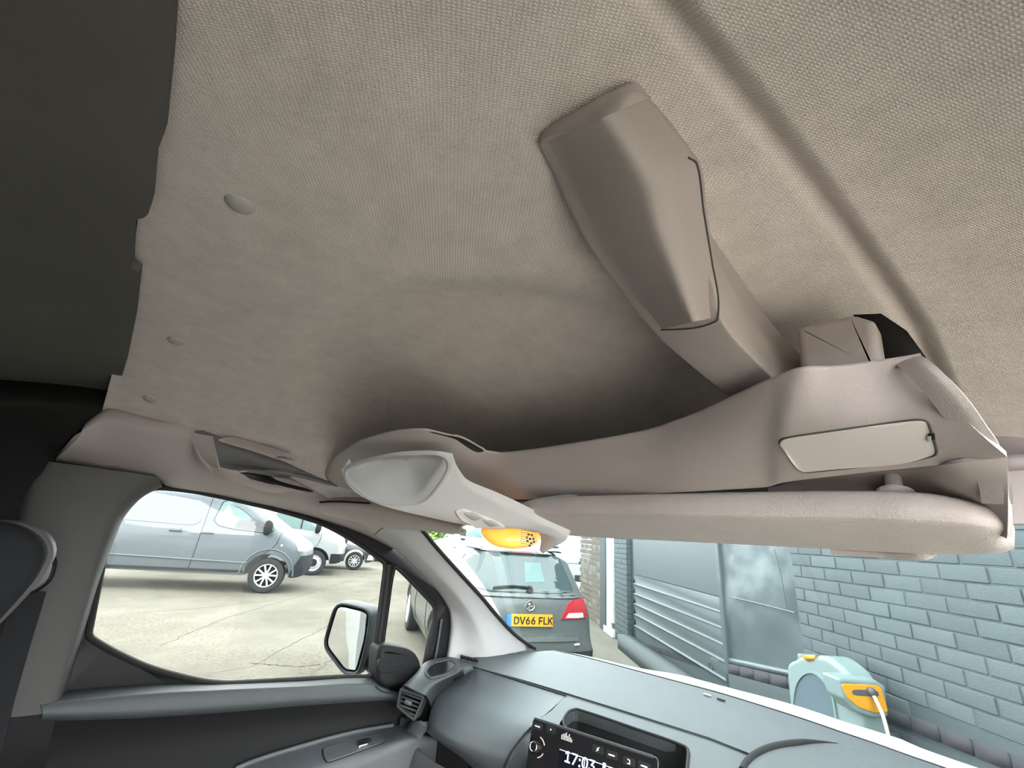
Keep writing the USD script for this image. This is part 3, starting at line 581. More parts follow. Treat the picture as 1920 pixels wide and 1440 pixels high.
pu = np.array([P(598, 946, x=-1.10), P(640, 946, x=-1.04), P(690, 950, x=-.98), P(740, 962, x=-.92), P(800, 976, x=-.85), P(862, 990, x=-.77)])
pl = np.array([P(612, 966, x=-1.13), P(650, 974, x=-1.08), P(700, 986, x=-1.03), P(745, 993, x=-.98), P(800, 996, x=-.91), P(868, 1002, x=-.82)])
obj('visor_pad', shell(loft([pu + [0, .03, .02], pu, pu * .5 + pl * .5 + [0, -.004, -.003], pl, pl + [0, .01, .006], pl + [0, -.01, .016]], 50, 26), .005), M['visor'], v2, smooth=60)
pr = np.array([P(596, 943, x=-1.09), P(640, 942, x=-1.03), P(690, 945, x=-.97)]); obj('visor_gap', tube(resample(pr + [0, .004, .002], 20), .0022, 8), M['black'], v2)

# lamp console hanging from the middle of the shelf
con = thing('overhead_console', P(800, 920, z=.05), 'grey overhead console under the shelf with scooped dish and orange lit lamp', 'overhead console')
cl = [(640, 882, .262), (655, 912, .275), (690, 937, .30), (740, 955, .335), (800, 969, .38), (860, 982, .43), (905, 988, .47), (950, 985, .51), (1000, 990, .55), (1013, 1006, .58), (1012, 1031, .60)]
cr = [(846, 850, .355), (857, 884, .375), (871, 908, .395), (906, 930, .43), (950, 950, .475), (1000, 974, .525), (1048, 996, .575), (1060, 1004, .59), (1026, 1030, .60)]
CL, CR = (np.array([P(q[0], q[1], y=q[2]) for q in s]) for s in (cl, cr))
CL, CR = resample(CL, 40), resample(CR, 40); CM = (CL + CR) / 2 - np.array([0, 0, .006]); Ca = CL * .78 + CR * .22 - [0, 0, .004]; Cb = CL * .22 + CR * .78 - [0, 0, .004]
for arr, q in ((Ca, P(684, 861, y=.278)), (CM, P(748, 848, y=.30)), (Cb, P(806, 846, y=.328))):
    k_ = np.linspace(0, 1, 40)[:, None]; arr += (q - arr[0]) * np.clip(1 - k_ * 3, 0, 1) ** 2
rp_ = smoothstep(np.linspace(0, 1, 40), .02, .35)[:, None]
CG = loft([CL + [-.002, .01, .02], CL + [-.001, .003, .004], CL, Ca, CM, Cb, CR, CR + np.array([.002, .004, .004]) * (.15 + .85 * rp_), CR + np.array([.003, .010, .012]) * (.15 + .85 * rp_)], 90, 60)
cmesh = sheet(CG)
rim = smooth_closed(np.array([(642, 885), (662, 872), (690, 862), (730, 854), (775, 850), (815, 850), (842, 855), (845, 866), (838, 886), (825, 905), (810, 925), (797, 939), (770, 944), (735, 944), (705, 938), (682, 925), (660, 905)], float), 90)
zz = lambda v: .102 - .030 * (v - 850) / 95
def unproj(Q): c = Q @ R; return np.c_[960 + FOCAL * c[:, 0] / -c[:, 2], 720 - FOCAL * c[:, 1] / -c[:, 2]]
def on_console(a, b):
    p, n = cast(cmesh, a, b)
    return P(a, b, y=.31) if p is None else p
import shapely
csol = shell(CG, .003); pxy = unproj(csol[0][csol[1]].mean(1)); keep = ~shapely.contains_xy(Polygon(rim).buffer(-.5), pxy[:, 0], pxy[:, 1])
obj('console_body', (csol[0], csol[1][keep]), M['trim_cool'], con, smooth=60)
RM = np.array([on_console(a, b) for a, b in rim]); RM = np.stack([np.convolve(np.r_[c[-4:], c, c[:4]], np.ones(9) / 9, 'valid') for c in RM.T], 1) ; c0 = RM.mean(0)
eye_up = np.array([.0, .25, .97])
def ring(s, d, sh=(0, 0, 0)): return c0 + (RM - c0) * s + eye_up * d + np.array(sh)
flo = smooth_closed(np.array([(662, 884), (690, 870), (730, 862), (775, 858), (815, 858), (832, 862), (830, 872), (822, 884), (808, 900), (798, 916), (788, 930), (765, 937), (735, 938), (712, 931), (695, 918), (678, 902)], float), 90)
FL = np.array([on_console(a, b) for a, b in flo]); FL = np.stack([np.convolve(np.r_[c[-4:], c, c[:4]], np.ones(9) / 9, 'valid') for c in FL.T], 1) + eye_up * .004; fc = FL.mean(0)
rows = [ring(1.065, .001), ring(1.045, -.0016), ring(1.0, -.0030), ring(.97, -.001)]
for s, d in ((1, 0), (.8, .010), (.55, .018), (.3, .022), (.02, .024)): rows.append(fc + (FL - fc) * s + eye_up * d * .9)
DG = np.stack(rows); DG = np.concatenate([DG, DG[:, :1]], 1)
DG = PchipInterpolator(np.arange(len(rows)), DG)(np.linspace(0, len(rows) - 1, 40))
obj('dish', sheet(DG), M['dish'], con, smooth=60, label='smooth scooped grey dish')
oc = P(957, 1006, y=.53)
lr = smooth_closed(np.array([(905, 990), (930, 984), (965, 984), (1000, 990), (1011, 1000), (1006, 1018), (990, 1026), (960, 1029), (930, 1024), (912, 1012)], float), 70)
OR = np.array([P(a, b, n=np.array([.75, -.60, .25]), o=oc) for a, b in lr]); oc2 = OR.mean(0); nn = -oc2 / np.linalg.norm(oc2)
rows = [oc2 + (OR - oc2) * s + nn * d for s, d in ((1.0, -.03), (1.0, 0), (.95, .006), (.8, .012), (.5, .016), (.02, .018))]
OG = np.stack(rows); OG = np.concatenate([OG, OG[:, :1]], 1); OG = PchipInterpolator(np.arange(6), OG)(np.linspace(0, 5, 24))
lens = sheet(OG); obj('lamp_lens', lens, M['lamp'], con, smooth=60, label='glowing orange ribbed lamp lens')
rb = []
for i in range(9):
    y0 = 991 + i * 4; g = [cast(lens, x, y0 + .12 * (x - 980)) for x in np.linspace(976, 1006, 8)]; g = [a + n * .0003 for a, n in g if a is not None]
    if len(g) > 2: rb.append(tube(np.array(g), .0007, 6))
obj('lamp_ribs', join(*rb), M['trim'], con, smooth=0)
ho = []
for dx, dy in ((0, 0), (-6, -3), (6, -1), (-3, -8), (3, -7), (-5, 4), (2, 7), (7, 5), (-1, 12)):
    a, n = cast(lens, 994 + dx, 1011 + dy)
    if a is not None: ho.append(lathe([(0, .0006), (.0021, .0006), (.0022, -.001)], 10, n, a))
obj('microphone_holes', join(*ho), M['black'], con, smooth=0)
sp, _ = on_mesh_plate(cmesh, rpx([(852, 958), (870, 953), (935, 978), (950, 990), (905, 992), (865, 976)], .2), .003, .0025, 60); obj('switch_panel', sp, M['lid'], con)
for cn in ([(868, 962), (886, 960), (905, 970), (888, 976)], [(905, 975), (922, 975), (938, 984), (918, 987)]):
    s_, _ = on_mesh_plate(sp, rpx(cn, .2), .0022, .0015, 32); obj('console_switch', s_, M['dish'], con)
# ------------------------------------------------------------------ head restraint by the passenger pillar
hr = thing('head_restraint', P(0, 1070, x=-.95), 'black cloth head restraint with a grey rim at the left edge of the picture', 'headrest')
hd = smooth_closed(np.array([(-150, 985), (-40, 976), (20, 980), (64, 997), (88, 1024), (86, 1052), (62, 1092), (20, 1140), (-40, 1200), (-120, 1230), (-200, 1150)], float), 70)
hp = PP(hd, x=-.95)[:, 1:]
obj('cushion', plate(hp, lambda V: np.c_[-.95 + V[:, 2], V[:, :2]], .05, .02, 6, .0), M['seat'], hr)
hq = smooth_closed(np.array([(-150, 982), (-40, 974), (30, 978), (78, 995), (101, 1026), (96, 1056), (68, 1098), (24, 1146), (-40, 1206), (-120, 1236), (-205, 1150)], float), 70); hq = PP(hq, x=-.955)[:, 1:]
obj('rim', plate(hq, lambda V: np.c_[-.965 + V[:, 2], V[:, :2]], .016, .012, 4, .04), M['seat_edge'], hr)
sb = PP(smooth_closed(np.array([(88, 1040), (104, 1044), (105, 1068), (96, 1090), (74, 1108), (50, 1116), (55, 1080)], float), 40), x=-1.215)[:, 1:]
bg = thing('belt_guide', np.r_[-1.22, sb.mean(0)], 'black oval seat belt guide half hidden behind the head restraint', 'seat belt guide')
obj('guide_cover', plate(sb, lambda V: np.c_[-1.225 + V[:, 2], V[:, :2]], .012, .008, 4, .02), M['gloss_black'], bg)
bt = PP([(58, 1110), (30, 1200), (0, 1300), (-30, 1420)], x=-1.215); obj('belt', shell(loft([bt + [0, -.02, 0], bt + [0, .02, 0]], 20, 4, lin=True), .002), M['seat'], bg)

# ------------------------------------------------------------------ dashboard
dash = thing('dashboard', (-.55, 1.05, -.9), 'dark blue-grey plastic dashboard with end air vent, cup holder and pocket behind the radio', 'dashboard')
ZD = -.372
def zd(x, y):                                                    # the pad's gentle crown and the instrument hood by the wheel
    z = ZD + .006 * np.cos((x + .5) * 2.0) - .05 * np.clip(y - 1.28, 0, 1) - .10 * np.clip(1.0 - y, 0, 1) ** 1.5
    return z
edge_line = [(1040, 1219), (1101, 1233), (1161, 1249), (1212, 1263), (1280, 1281), (1361, 1303), (1446, 1329.5), (1512, 1351), (1580, 1375), (1642, 1396), (1703, 1418.5), (1765, 1440), (1900, 1490)]
fr_ = np.vstack([P(840, 1236, x=-1.235), P(900, 1224, x=-1.215), P(988, 1210, x=-1.18), PP(edge_line, z=ZD)])
se = PP([(888, 1250), (980, 1277), (1065, 1304), (1190, 1344), (1330, 1389), (1420, 1425), (1520, 1470), (1620, 1520)], z=ZD)
padp = np.vstack([fr_[:, :2], [[.1, 1.25], [.1, .86]], se[::-1][:, :2], PP([(862, 1241), (845, 1238)], z=ZD)[:, :2]])
pad = Polygon(padp).buffer(0)
padf = lambda v: np.c_[v, zd(v[:, 0], v[:, 1])]
obj('dash_pad', prism(pad, padf, (0, 0, -.03), .05), M['dash'], dash, smooth=40)
obj('pad_edge', tube(resample(padf(PP(edge_line, z=ZD)[:, :2]) + [0, .003, -.001], 60), .0032, 6), M['black'], dash)
# glove lid
g0 = PP([(889, 1251), (980, 1279), (1064, 1306)], z=ZD - .001); g1 = np.array([P(866, 1262, z=ZD - .012), P(960, 1300, z=ZD - .012), P(1045, 1326, z=ZD - .012)])
gl = [np.array([P(889, 1251, z=ZD - .001), P(980, 1279, z=ZD - .001), P(1063, 1306, z=ZD - .001)]),
      np.array([P(850, 1276, y=.91), P(955, 1318, y=.905), P(1032, 1334, y=.91)]),
      np.array([P(822, 1305, y=.845), P(935, 1348, y=.835), P(1008, 1358, y=.85)]),
      np.array([P(808, 1340, y=.80), P(900, 1385, y=.78), P(975, 1400, y=.80)]),
      np.array([P(804, 1362, y=.785), P(880, 1410, y=.765), P(952, 1436, y=.78)]),
      np.array([P(800, 1374, y=.80), P(868, 1423, y=.79), P(940, 1470, y=.80)])]
obj('glovebox_lid', shell(loft(gl, 50, 40), .006), M['dash_lid'], dash, smooth=60)
obj('lid_seam', join(tube(resample(np.array([q[0] for q in gl[:5]]), 30) + [0, -.001, .002], .0022, 6), tube(resample(gl[0], 20) + [0, -.001, .001], .0018, 6)), M['black'], dash)
# centre fascia to the right of the lid, with the pocket behind the radio
pk = rpx([(1050, 1353), (1078, 1334), (1285, 1407), (1292, 1420), (1287, 1475), (1040, 1400)], .14)
pk2 = PP(pk, z=ZD - .004)[:, :2]; hole = Polygon(pk2).buffer(0)
fa = PP([(1066, 1305), (1190, 1345), (1330, 1390), (1420, 1426), (1520, 1471), (1560, 1560), (1300, 1560), (1288, 1450), (1262, 1434), (1003, 1352), (1034, 1334)], z=ZD - .004)[:, :2]
fz = lambda v: np.c_[v, zd(v[:, 0], v[:, 1]) - .004]
obj('fascia', prism(Polygon(fa).buffer(0).difference(hole), fz, (0, 0, -.02), .04), M['dash'], dash, smooth=40)
pb = PP(resample(np.array([(1062, 1368), (1056, 1355), (1060, 1346), (1070, 1337), (1080, 1335), (1100, 1341), (1190, 1373), (1275, 1404), (1286, 1409), (1291, 1418), (1290, 1432), (1287, 1460)], float), 60), z=ZD - .004)[:, :2]
PG = np.stack([fz(pb), fz(pb) + [0, 0, -.012], fz(pb) + [0, -.02, -.14]]); obj('pocket_wall', sheet(PG), M['dark_trim'], dash, smooth=40)
rimp = fz(PP(np.array([(1062, 1368), (1056, 1355), (1060, 1346), (1070, 1337), (1080, 1335), (1100, 1341), (1190, 1373), (1275, 1404), (1286, 1409), (1291, 1418), (1290, 1432), (1287, 1460)], float), z=ZD - .004)[:, :2]) + [0, 0, .0015]; rimp = resample(rimp, 60); obj('pocket_rim', tube(rimp, .003, 8, False), M['dark_trim'], dash)
obj('pocket_floor', prism(hole.buffer(.02), lambda v: np.c_[v[:, 0], v[:, 1] - .02, np.full(len(v), ZD - .145)], (0, 0, -.005)), M['dark_trim'], dash, smooth=0)
# curved side of the centre stack
cs = [np.array([P(1060, 1306, z=ZD - .003), P(1030, 1336, z=ZD - .012), P(1000, 1362, z=ZD - .028)]), np.array([P(1005, 1350, y=.90), P(985, 1385, y=.88), P(975, 1400, y=.87)]), np.array([P(975, 1395, y=.875), P(955, 1425, y=.865), P(945, 1450, y=.86)])]
sc = np.array([P(1062, 1306, z=ZD), P(1040, 1326, z=ZD - .006), P(1018, 1345, z=ZD - .012), P(998, 1362, z=ZD - .02)]); obj('stack_seam', tube(resample(sc, 20) + [0, 0, .001], .0012, 6), M['black'], dash)
ss = np.array([P(1000, 1360, y=.845), P(975, 1387, y=.80), P(955, 1417, y=.78), P(944, 1447, y=.775)]); obj('stack_seam', tube(resample(ss, 20), .0022, 6), M['black'], dash)
sg = [np.array([P(1004, 1358, y=.855), P(977, 1386, y=.805), P(957, 1416, y=.785), P(946, 1450, y=.78)]), np.array([P(1040, 1365, y=.88), P(1030, 1400, y=.84), P(1020, 1430, y=.81), P(1010, 1470, y=.80)])]
obj('stack_side', shell(loft(sg, 24, 10), .004), M['dash_lid'], dash, smooth=60)
# end pod with cup holder and vent
pod = [np.array([P(770, 1284, y=.80), P(758, 1290, y=.79), P(749, 1294, y=.785)]), ]
p0 = np.array([P(838, 1234, x=-1.255), P(815, 1238, x=-1.26), P(795, 1250, x=-1.26), P(772, 1272, x=-1.26), P(752, 1288, x=-1.255)])
p1 = np.array([P(862, 1236, z=ZD), P(840, 1232, z=ZD + .004), P(810, 1240, z=ZD + .006), P(784, 1268, z=ZD + .0), P(766, 1288, z=ZD - .012)])
p2 = np.array([P(884, 1248, z=ZD + .002), P(868, 1254, z=ZD + .002), P(850, 1266, z=ZD + .0), P(820, 1280, z=ZD - .008), P(797, 1303, z=ZD - .022)])
p3 = np.array([P(887, 1251, z=ZD), P(870, 1261, z=ZD - .008), P(849, 1277, y=.91), P(822, 1304, y=.846), P(808, 1325, y=.815)])
podm = loft([p0, p1, p2, p3, p3 + [.001, .003, -.006]], 50, 36); obj('end_pod', shell(podm, .005), M['dash'], dash, smooth=60)
podc = sheet(podm)
cu, cf = on_mesh_plate(podc, np.array([(800, 1262), (808, 1250), (828, 1243), (848, 1243), (852, 1250), (840, 1261), (820, 1268), (805, 1268)], float), .0016, .001, 50); obj('cup_holder', cu, M['gloss_black'], dash)
cu2 = smooth_closed(np.array([(798, 1263), (807, 1249), (828, 1241), (850, 1241), (855, 1250), (842, 1263), (820, 1270), (803, 1270)], float), 60); obj('cup_rim', line_on(podc, np.vstack([cu2, cu2[:2]]), .003, 70, .001), M['dash'], dash)
co = [(864, 1235), (868, 1237), (874, 1234), (880, 1238), (886, 1235)]
dm = []
for i in range(5): q = P(867 + i * 6.5, 1232 + i * 1.5, z=ZD + .008); dm.append(box(q - [.006, .004, .004], q + [.006, .004, .004]))
obj('demister_slot', join(*dm), M['black'], dash, smooth=0)
vo = np.array([(751, 1288), (798, 1305), (778, 1353), (744, 1325)], float); vn = np.array([.62, -.72, .1]); vc = P(768, 1318, y=.735); vn /= np.linalg.norm(vn)
vu_, vv_, _ = frame_of(vn); inv = lambda pts: (lambda q: np.c_[(q - vc) @ vu_, (q - vc) @ vv_])(PP(pts, n=vn, o=vc)); fwd = lambda V: vc + V[:, :1] * vu_ + V[:, 1:2] * vv_ + V[:, 2:3] * vn
vent = thing('air_vent', vc, parent=dash); ov = inv(rpx(vo, .12)); iv = np.array(Polygon(ov).buffer(-.006).exterior.coords)[:-1]
obj('vent_frame', prism(Polygon(ov).difference(Polygon(iv)), lambda v: fwd(np.c_[v, np.full(len(v), .004)]), -vn * .05), M['dash'], vent, smooth=30)
obj('vent_back', prism(Polygon(ov), lambda v: fwd(np.c_[v, np.full(len(v), -.03)]), -vn * .005), M['black'], vent, smooth=0)
ipg = Polygon(iv)
ax_l = inv([(751, 1288), (798, 1305)]); dl = ax_l[1] - ax_l[0]; dl /= np.linalg.norm(dl); ct = np.array(ipg.centroid.coords[0]); pn = np.array([-dl[1], dl[0]])
pr_ = (iv - ct) @ pn; lo_v, hi_v = pr_.min(), pr_.max()
for k in range(5):
    o = ct + pn * (lo_v + (hi_v - lo_v) * (k + .5) / 5); lnn = LineString([o - dl * .2, o + dl * .2]).buffer((hi_v - lo_v) * .045).intersection(ipg)
    if lnn.area > 1e-8: obj('louver', prism(lnn, lambda v: fwd(np.c_[v, np.full(len(v), -.002)]), -vn * .014 - np.r_[0, 0, .004]), M['armrest'], vent, smooth=0)
obj('vent_tab', prism(Polygon([ct + dl * a + pn * b for a, b in ((-.014, -.006), (.004, -.006), (.004, .004), (-.014, .004))]), lambda v: fwd(np.c_[v, np.full(len(v), .004)]), -vn * .01), M['armrest'], vent, smooth=0)
obj('dash_core', join(box((-1.30, .80, -1.0), (-1.22, 1.2, -.44)), box((-1.28, 1.02, -1.0), (.12, 1.25, -.42))), M['dark_trim'], dash, smooth=0)
# lower shelf and knee edge
lo_ = [np.array([P(800, 1374, y=.80), P(868, 1423, y=.79), P(940, 1470, y=.80)]), np.array([P(795, 1376, y=1.02), P(868, 1424, y=1.02), P(940, 1470, y=1.0)]), np.array([P(785, 1400, y=1.04), P(845, 1450, y=1.04), P(920, 1500, y=1.0)]), np.array([P(795, 1440, y=.80), P(850, 1480, y=.80), P(900, 1530, y=.8)])]
obj('shelf_pocket', shell(loft(lo_, 30, 24), .004), M['dark_trim'], dash, smooth=40)
kn = [np.array([P(803, 1352, y=.80), P(806, 1362, y=.80), P(790, 1384, y=.79), P(785, 1400, y=.785), P(800, 1418, y=.78), P(850, 1450, y=.77), P(900, 1490, y=.77)]),
      np.array([P(784, 1352, y=.78), P(775, 1362, y=.78), P(757, 1384, y=.77), P(742, 1410, y=.765), P(735, 1440, y=.76), P(730, 1500, y=.75), P(760, 1560, y=.74)]),
      np.array([P(770, 1352, y=.80), P(758, 1364, y=.80), P(742, 1386, y=.79), P(728, 1412, y=.79), P(720, 1442, y=.79), P(715, 1510, y=.78), P(745, 1570, y=.77)])]
obj('knee_panel', shell(loft(kn, 50, 20), .005), M['armrest'], dash, smooth=50)
rl = np.array([P(866, 1418, y=.93), P(890, 1440, y=.93), P(915, 1470, y=.93)]); obj('pocket_ridge', tube(resample(rl, 12), .004, 8), M['armrest'], dash)
sd = [np.array([P(752, 1345, x=-1.24), P(770, 1350, x=-1.235), P(800, 1356, y=.93)]), np.array([P(740, 1400, x=-1.245), P(765, 1400, x=-1.24), P(800, 1410, y=.95)])]
obj('end_panel', shell(loft(sd, 10, 8), .004), M['dark_trim'], dash, smooth=0)
# instrument hood
hc = np.array([P(1392, 1445, z=ZD + .003), P(1404, 1425, z=ZD + .010), P(1425, 1410, z=ZD + .014), P(1460, 1398, z=ZD + .016), P(1500, 1392, z=ZD + .016), P(1535, 1391, z=ZD + .012), P(1570, 1394, z=ZD + .008)])
obj('instrument_hood_rim', tube(resample(hc, 50), np.r_[np.full(30, .0065), np.linspace(.0065, .001, 20)], 12), M['dark_trim'], dash)
ic = [hc + [0, .03, -.006], hc, np.array([P(1410, 1460, z=ZD + .004), P(1420, 1438, z=ZD + .01), P(1440, 1424, z=ZD + .012), P(1470, 1412, z=ZD + .013), P(1510, 1404, z=ZD + .012), P(1560, 1400, z=ZD + .008), P(1640, 1420, z=ZD + .004)]), PP([(1420, 1480), (1440, 1475), (1470, 1470), (1500, 1465), (1540, 1460), (1600, 1460), (1680, 1460)], z=ZD + .006)]
obj('instrument_hood', shell(loft(ic, 50, 24), .004), M['dash'], dash, smooth=60)
# little marks of torn film on the pad's front edge
for (px, py) in ((1326, 1303), (1352, 1312)):
    q = P(px, py, z=ZD + .006); obj('pad_mark', box(q - [.010, .003, .001], q + [.010, .003, .002]), M['white'] if px < 1340 else M['black'], dash, smooth=0)

# radio
Pa, Pb = P(1001, 1345, z=-.352), P(1236, 1421, z=-.352); ux = Pb - Pa; wid = np.linalg.norm(ux); ux /= wid
dn = P(979, 1452, n=np.cross(ux, [0, -.30, -1]), o=Pa) - Pa; dn -= ux * (dn @ ux); dn /= np.linalg.norm(dn); rn = np.cross(ux, -dn); rn = rn if rn @ -Pa > 0 else -rn
rad = thing('car_radio', Pa + ux * wid / 2 + dn * .06, 'black car radio with a round knob and a lit clock display on the dashboard', 'car radio')
rmap = lambda V: Pa + V[:, :1] * ux + V[:, 1:2] * dn + V[:, 2:3] * rn
HT = .125; ro = np.array(Polygon([(0, 0), (wid, 0), (wid, HT), (0, HT)]).buffer(-.008).buffer(.008).exterior.coords)[:-1]
obj('radio_body', plate(ro, rmap, .004, .002, 3, .004), M['gloss_black'], rad, smooth=40)
obj('radio_top_edge', prism(Polygon([(.004, -.001), (wid - .012, -.001), (wid - .008, .0035), (.002, .0035)]), lambda v: rmap(np.c_[v, np.full(len(v), .0042)]), -rn * .006), M['dash'], rad, smooth=0)
def rinv(px, py): q = P(px, py, n=rn, o=Pa + rn * .004) - Pa; return np.array([q @ ux, q @ dn])
kc = rinv(1007, 1400); ka = rmap(np.array([[*kc, .004]]))[0]
kn_ = thing('volume_knob', ka, parent=rad); obj('knob_grip', lathe([(.0, .017), (.006, .017), (.0085, .016), (.0098, .013), (.0105, .0), (0, 0)], 32, rn, ka), M['gloss_black'], kn_)
obj('knob_ring', lathe([(.0064, .0172), (.0072, .0182), (.0084, .0172), (.0084, .016)], 32, rn, ka), M['chrome'], kn_)
for a0_, a1_ in ((-75, -20), (25, 75)):
    th = np.radians(np.linspace(a0_, a1_, 12)); obj('knob_arc', tube(ka + .0165 * (np.cos(th)[:, None] * ux + np.sin(th)[:, None] * dn) + rn * .0005, .0012, 6), M['copper'], rad)
bc = rinv(1052, 1385); 
for i, hgt in enumerate((6, 8, 9, 11, 7, 10, 6, 4)):
    x0 = bc[0] + i * .0031; obj('level_bar', prism(sbox(x0, bc[1] - hgt * .0011, x0 + .0018, bc[1] + .0005), lambda v: rmap(np.c_[v, np.full(len(v), .0045)]), -rn * .002), M['silver_print'], rad, smooth=0)
s0 = rinv(1050, 1404); sc_ = Polygon([s0, s0 + [wid * .70, 0], s0 + [wid * .70, .06], s0 + [0, .06]])
obj('display', prism(sc_, lambda v: rmap(np.c_[v, np.full(len(v), .0043)]), -rn * .002), M['screen_back'], rad, smooth=0)
obj('display_line', prism(sbox(s0[0], s0[1], s0[0] + wid * .70, s0[1] + .0014), lambda v: rmap(np.c_[v, np.full(len(v), .0062)]), -rn * .001), M['screen'], rad, smooth=0)
s1_ = rinv(1096, 1430); obj('display_line', prism(sbox(s1_[0], s0[1] + .001, s1_[0] + .0013, s0[1] + .058), lambda v: rmap(np.c_[v, np.full(len(v), .0062)]), -rn * .001), M['screen'], rad, smooth=0)
def text_on(txt, at2, h, fm, z, bold=True, flip=False):
    m = meshkit.text_mesh(txt, h, .0006, bold); v = np.array(m.vertices); return fm(np.c_[at2[0] + v[:, 0], at2[1] - v[:, 1] * (-1 if flip else 1), z + v[:, 2]]), np.array(m.faces)
tq = rinv(1057, 1427); tr = rinv(1091, 1437); obj('clock_digits', text_on('17:03', tq, .0165, rmap, .0062), M['screen'], rad, smooth=0)
mk = rinv(1130, 1437); obj('display_icon', join(*[prism(sbox(mk[0] + i * .012, mk[1] - h_, mk[0] + i * .012 + .006, mk[1] + .006), lambda v: rmap(np.c_[v, np.full(len(v), .005)]), -rn * .001) for i, h_ in enumerate((.006, .003, .002))]), M['screen'], rad, smooth=0)
for (px, py, mk_) in ((1008, 1362, 'bar'), (1033, 1368, 'dot'), (1121, 1405, 'step'), (1147, 1416, 'bar'), (1179, 1428, 'hook'), (1208, 1437, 'bar')):
    b0 = rinv(px, py); bt_ = np.array(sbox(b0[0] - .011, b0[1] - .006, b0[0] + .011, b0[1] + .006).buffer(-.003).buffer(.003).exterior.coords)[:-1]
    bb = obj('radio_button', plate(bt_, lambda V: rmap(V + [0, 0, .004]), .0008, .0006, 2), M['black'], rad)
    sh = {'bar': LineString([b0 - [.005, 0], b0 + [.005, 0]]).buffer(.0012), 'dot': Point(b0).buffer(.0017), 'step': LineString([b0 + [.0025, -.003], b0 + [-.0015, -.0005], b0 + [.0015, .0005], b0 + [-.0025, .003]]).buffer(.0008), 'hook': LineString([b0 + [-.002, -.003], b0 + [.002, -.002], b0 + [.002, .003], b0 + [-.002, .003]]).buffer(.0008)}[mk_]
    obj('button_mark', prism(sh, lambda v: rmap(np.c_[v, np.full(len(v), .0052)]), -rn * .0004), M['silver_print'], rad, smooth=0)

# door mirror outside the quarter window
mn = np.array([.56, -.83, -.03]); mn /= np.linalg.norm(mn); m0 = P(655, 1195, x=-1.48)
mpx = rpx([(634, 1136), (690, 1149), (683, 1200), (668, 1257), (648, 1254), (613, 1208)], .2)
mu, mv, _ = frame_of(mn); minv = lambda pts: (lambda q: np.c_[(q - m0) @ mu, (q - m0) @ mv])(PP(pts, n=mn, o=m0)); mfwd = lambda V: m0 + V[:, :1] * mu + V[:, 1:2] * mv + V[:, 2:3] * mn
dm_ = thing('door_mirror', m0, 'grey cased door mirror outside the passenger window', 'door mirror')
mg = minv(mpx); ob = np.array(Polygon(mg).buffer(.012).exterior.coords)[:-1]; ob = resample(np.vstack([ob, ob[:1]]), 81)[:-1]
obj('mirror_glass', plate(mg, mfwd, .002, .0015, 2, .004), M['mirror'], dm_, smooth=30)
nb = Polygon(ob); cz = np.array(nb.centroid.coords[0]); rows = [np.c_[cz + (ob - cz) * s, np.full(len(ob), d)] for s, d in ((.93, -.001), (.96, .006), (1.0, .006), (1.03, 0), (1.05, -.03), (.98, -.07), (.7, -.105), (.02, -.115))]
HG_ = np.stack([mfwd(q) for q in rows]); HG_ = np.concatenate([HG_, HG_[:, :1]], 1); obj('mirror_case', sheet(PchipInterpolator(np.arange(8), HG_)(np.linspace(0, 7, 36))), M['mirror_shell'], dm_, smooth=60)
am = np.array([mfwd(np.array([[cz[0] + .05, cz[1] - .06, -.06]]))[0], P(720, 1262, x=-1.38), P(735, 1262, x=-1.30)]); obj('mirror_arm', tube(resample(am, 12), [.03] * 12, 14), M['mirror_shell'], dm_)
# bonnet seen over the dashboard
bn = [PP([(1046, 1228), (1101, 1243), (1212, 1273), (1280, 1291), (1361, 1313), (1446, 1340), (1512, 1362), (1580, 1386), (1703, 1430), (1765, 1452), (1900, 1502)], z=ZD - .022),
      PP([(1046, 1220), (1086, 1226.5), (1187, 1250), (1280, 1267), (1361, 1288.5), (1477, 1319.5), (1520, 1333), (1580, 1353.5), (1679, 1384), (1724, 1403), (1900, 1462)], z=ZD - .028)]
bn3 = bn[1] + [0, .5, -.30]; bn4 = bn[1] + [0, .75, -.75]
obj('van_bonnet', shell(loft([bn[0] + [0, .002, -.02], bn[0], bn[1], bn3, bn4], 50, 24), .004, away=(-.5, 1, 5)), M['white'], smooth=50, label='white bonnet edge of the van below the windscreen', cat='car bonnet')
M['crack'] = plain('crack', (.10, .09, .075), .95, .1)

# ------------------------------------------------------------------ the yard: ground and the grey painted building
GW = np.array([-4.145, 6.343, -H]); WD = np.array([-.7746, .6325, 0]); WD /= np.linalg.norm(WD); WN = np.array([-WD[1], WD[0], 0.0])
WN = WN if WN @ GW < 0 else -WN                                  # wall: along (s), up (z), out towards the eye (h)
def wl(V): V = np.asarray(V, float); return GW * [1, 1, 0] + V[:, :1] * WD + np.c_[np.zeros((len(V), 2)), V[:, 1]] + V[:, 2:3] * WN
def wbox(s0, s1, z0, z1, h0, h1, bev=.0):
    v, f = box((s0, z0, h0), (s1, z1, h1), bev); return wl(v), f
def wpx(px, py, h=0.0):
    r = w(px, py); q = ((WN @ GW) + h) / (WN @ r) * r; return np.array([(q - GW) @ WD, q[2]])
gx = Polygon([(-60, -25), (40, -25), (40, 60), (-60, 60)])
gp = prism(gx, lambda v: np.c_[v, np.full(len(v), -H)], (0, 0, -.3), 3.0)
ground = obj('ground', gp, M['ground'], smooth=0, kind='structure', label='worn beige concrete yard with cracks')
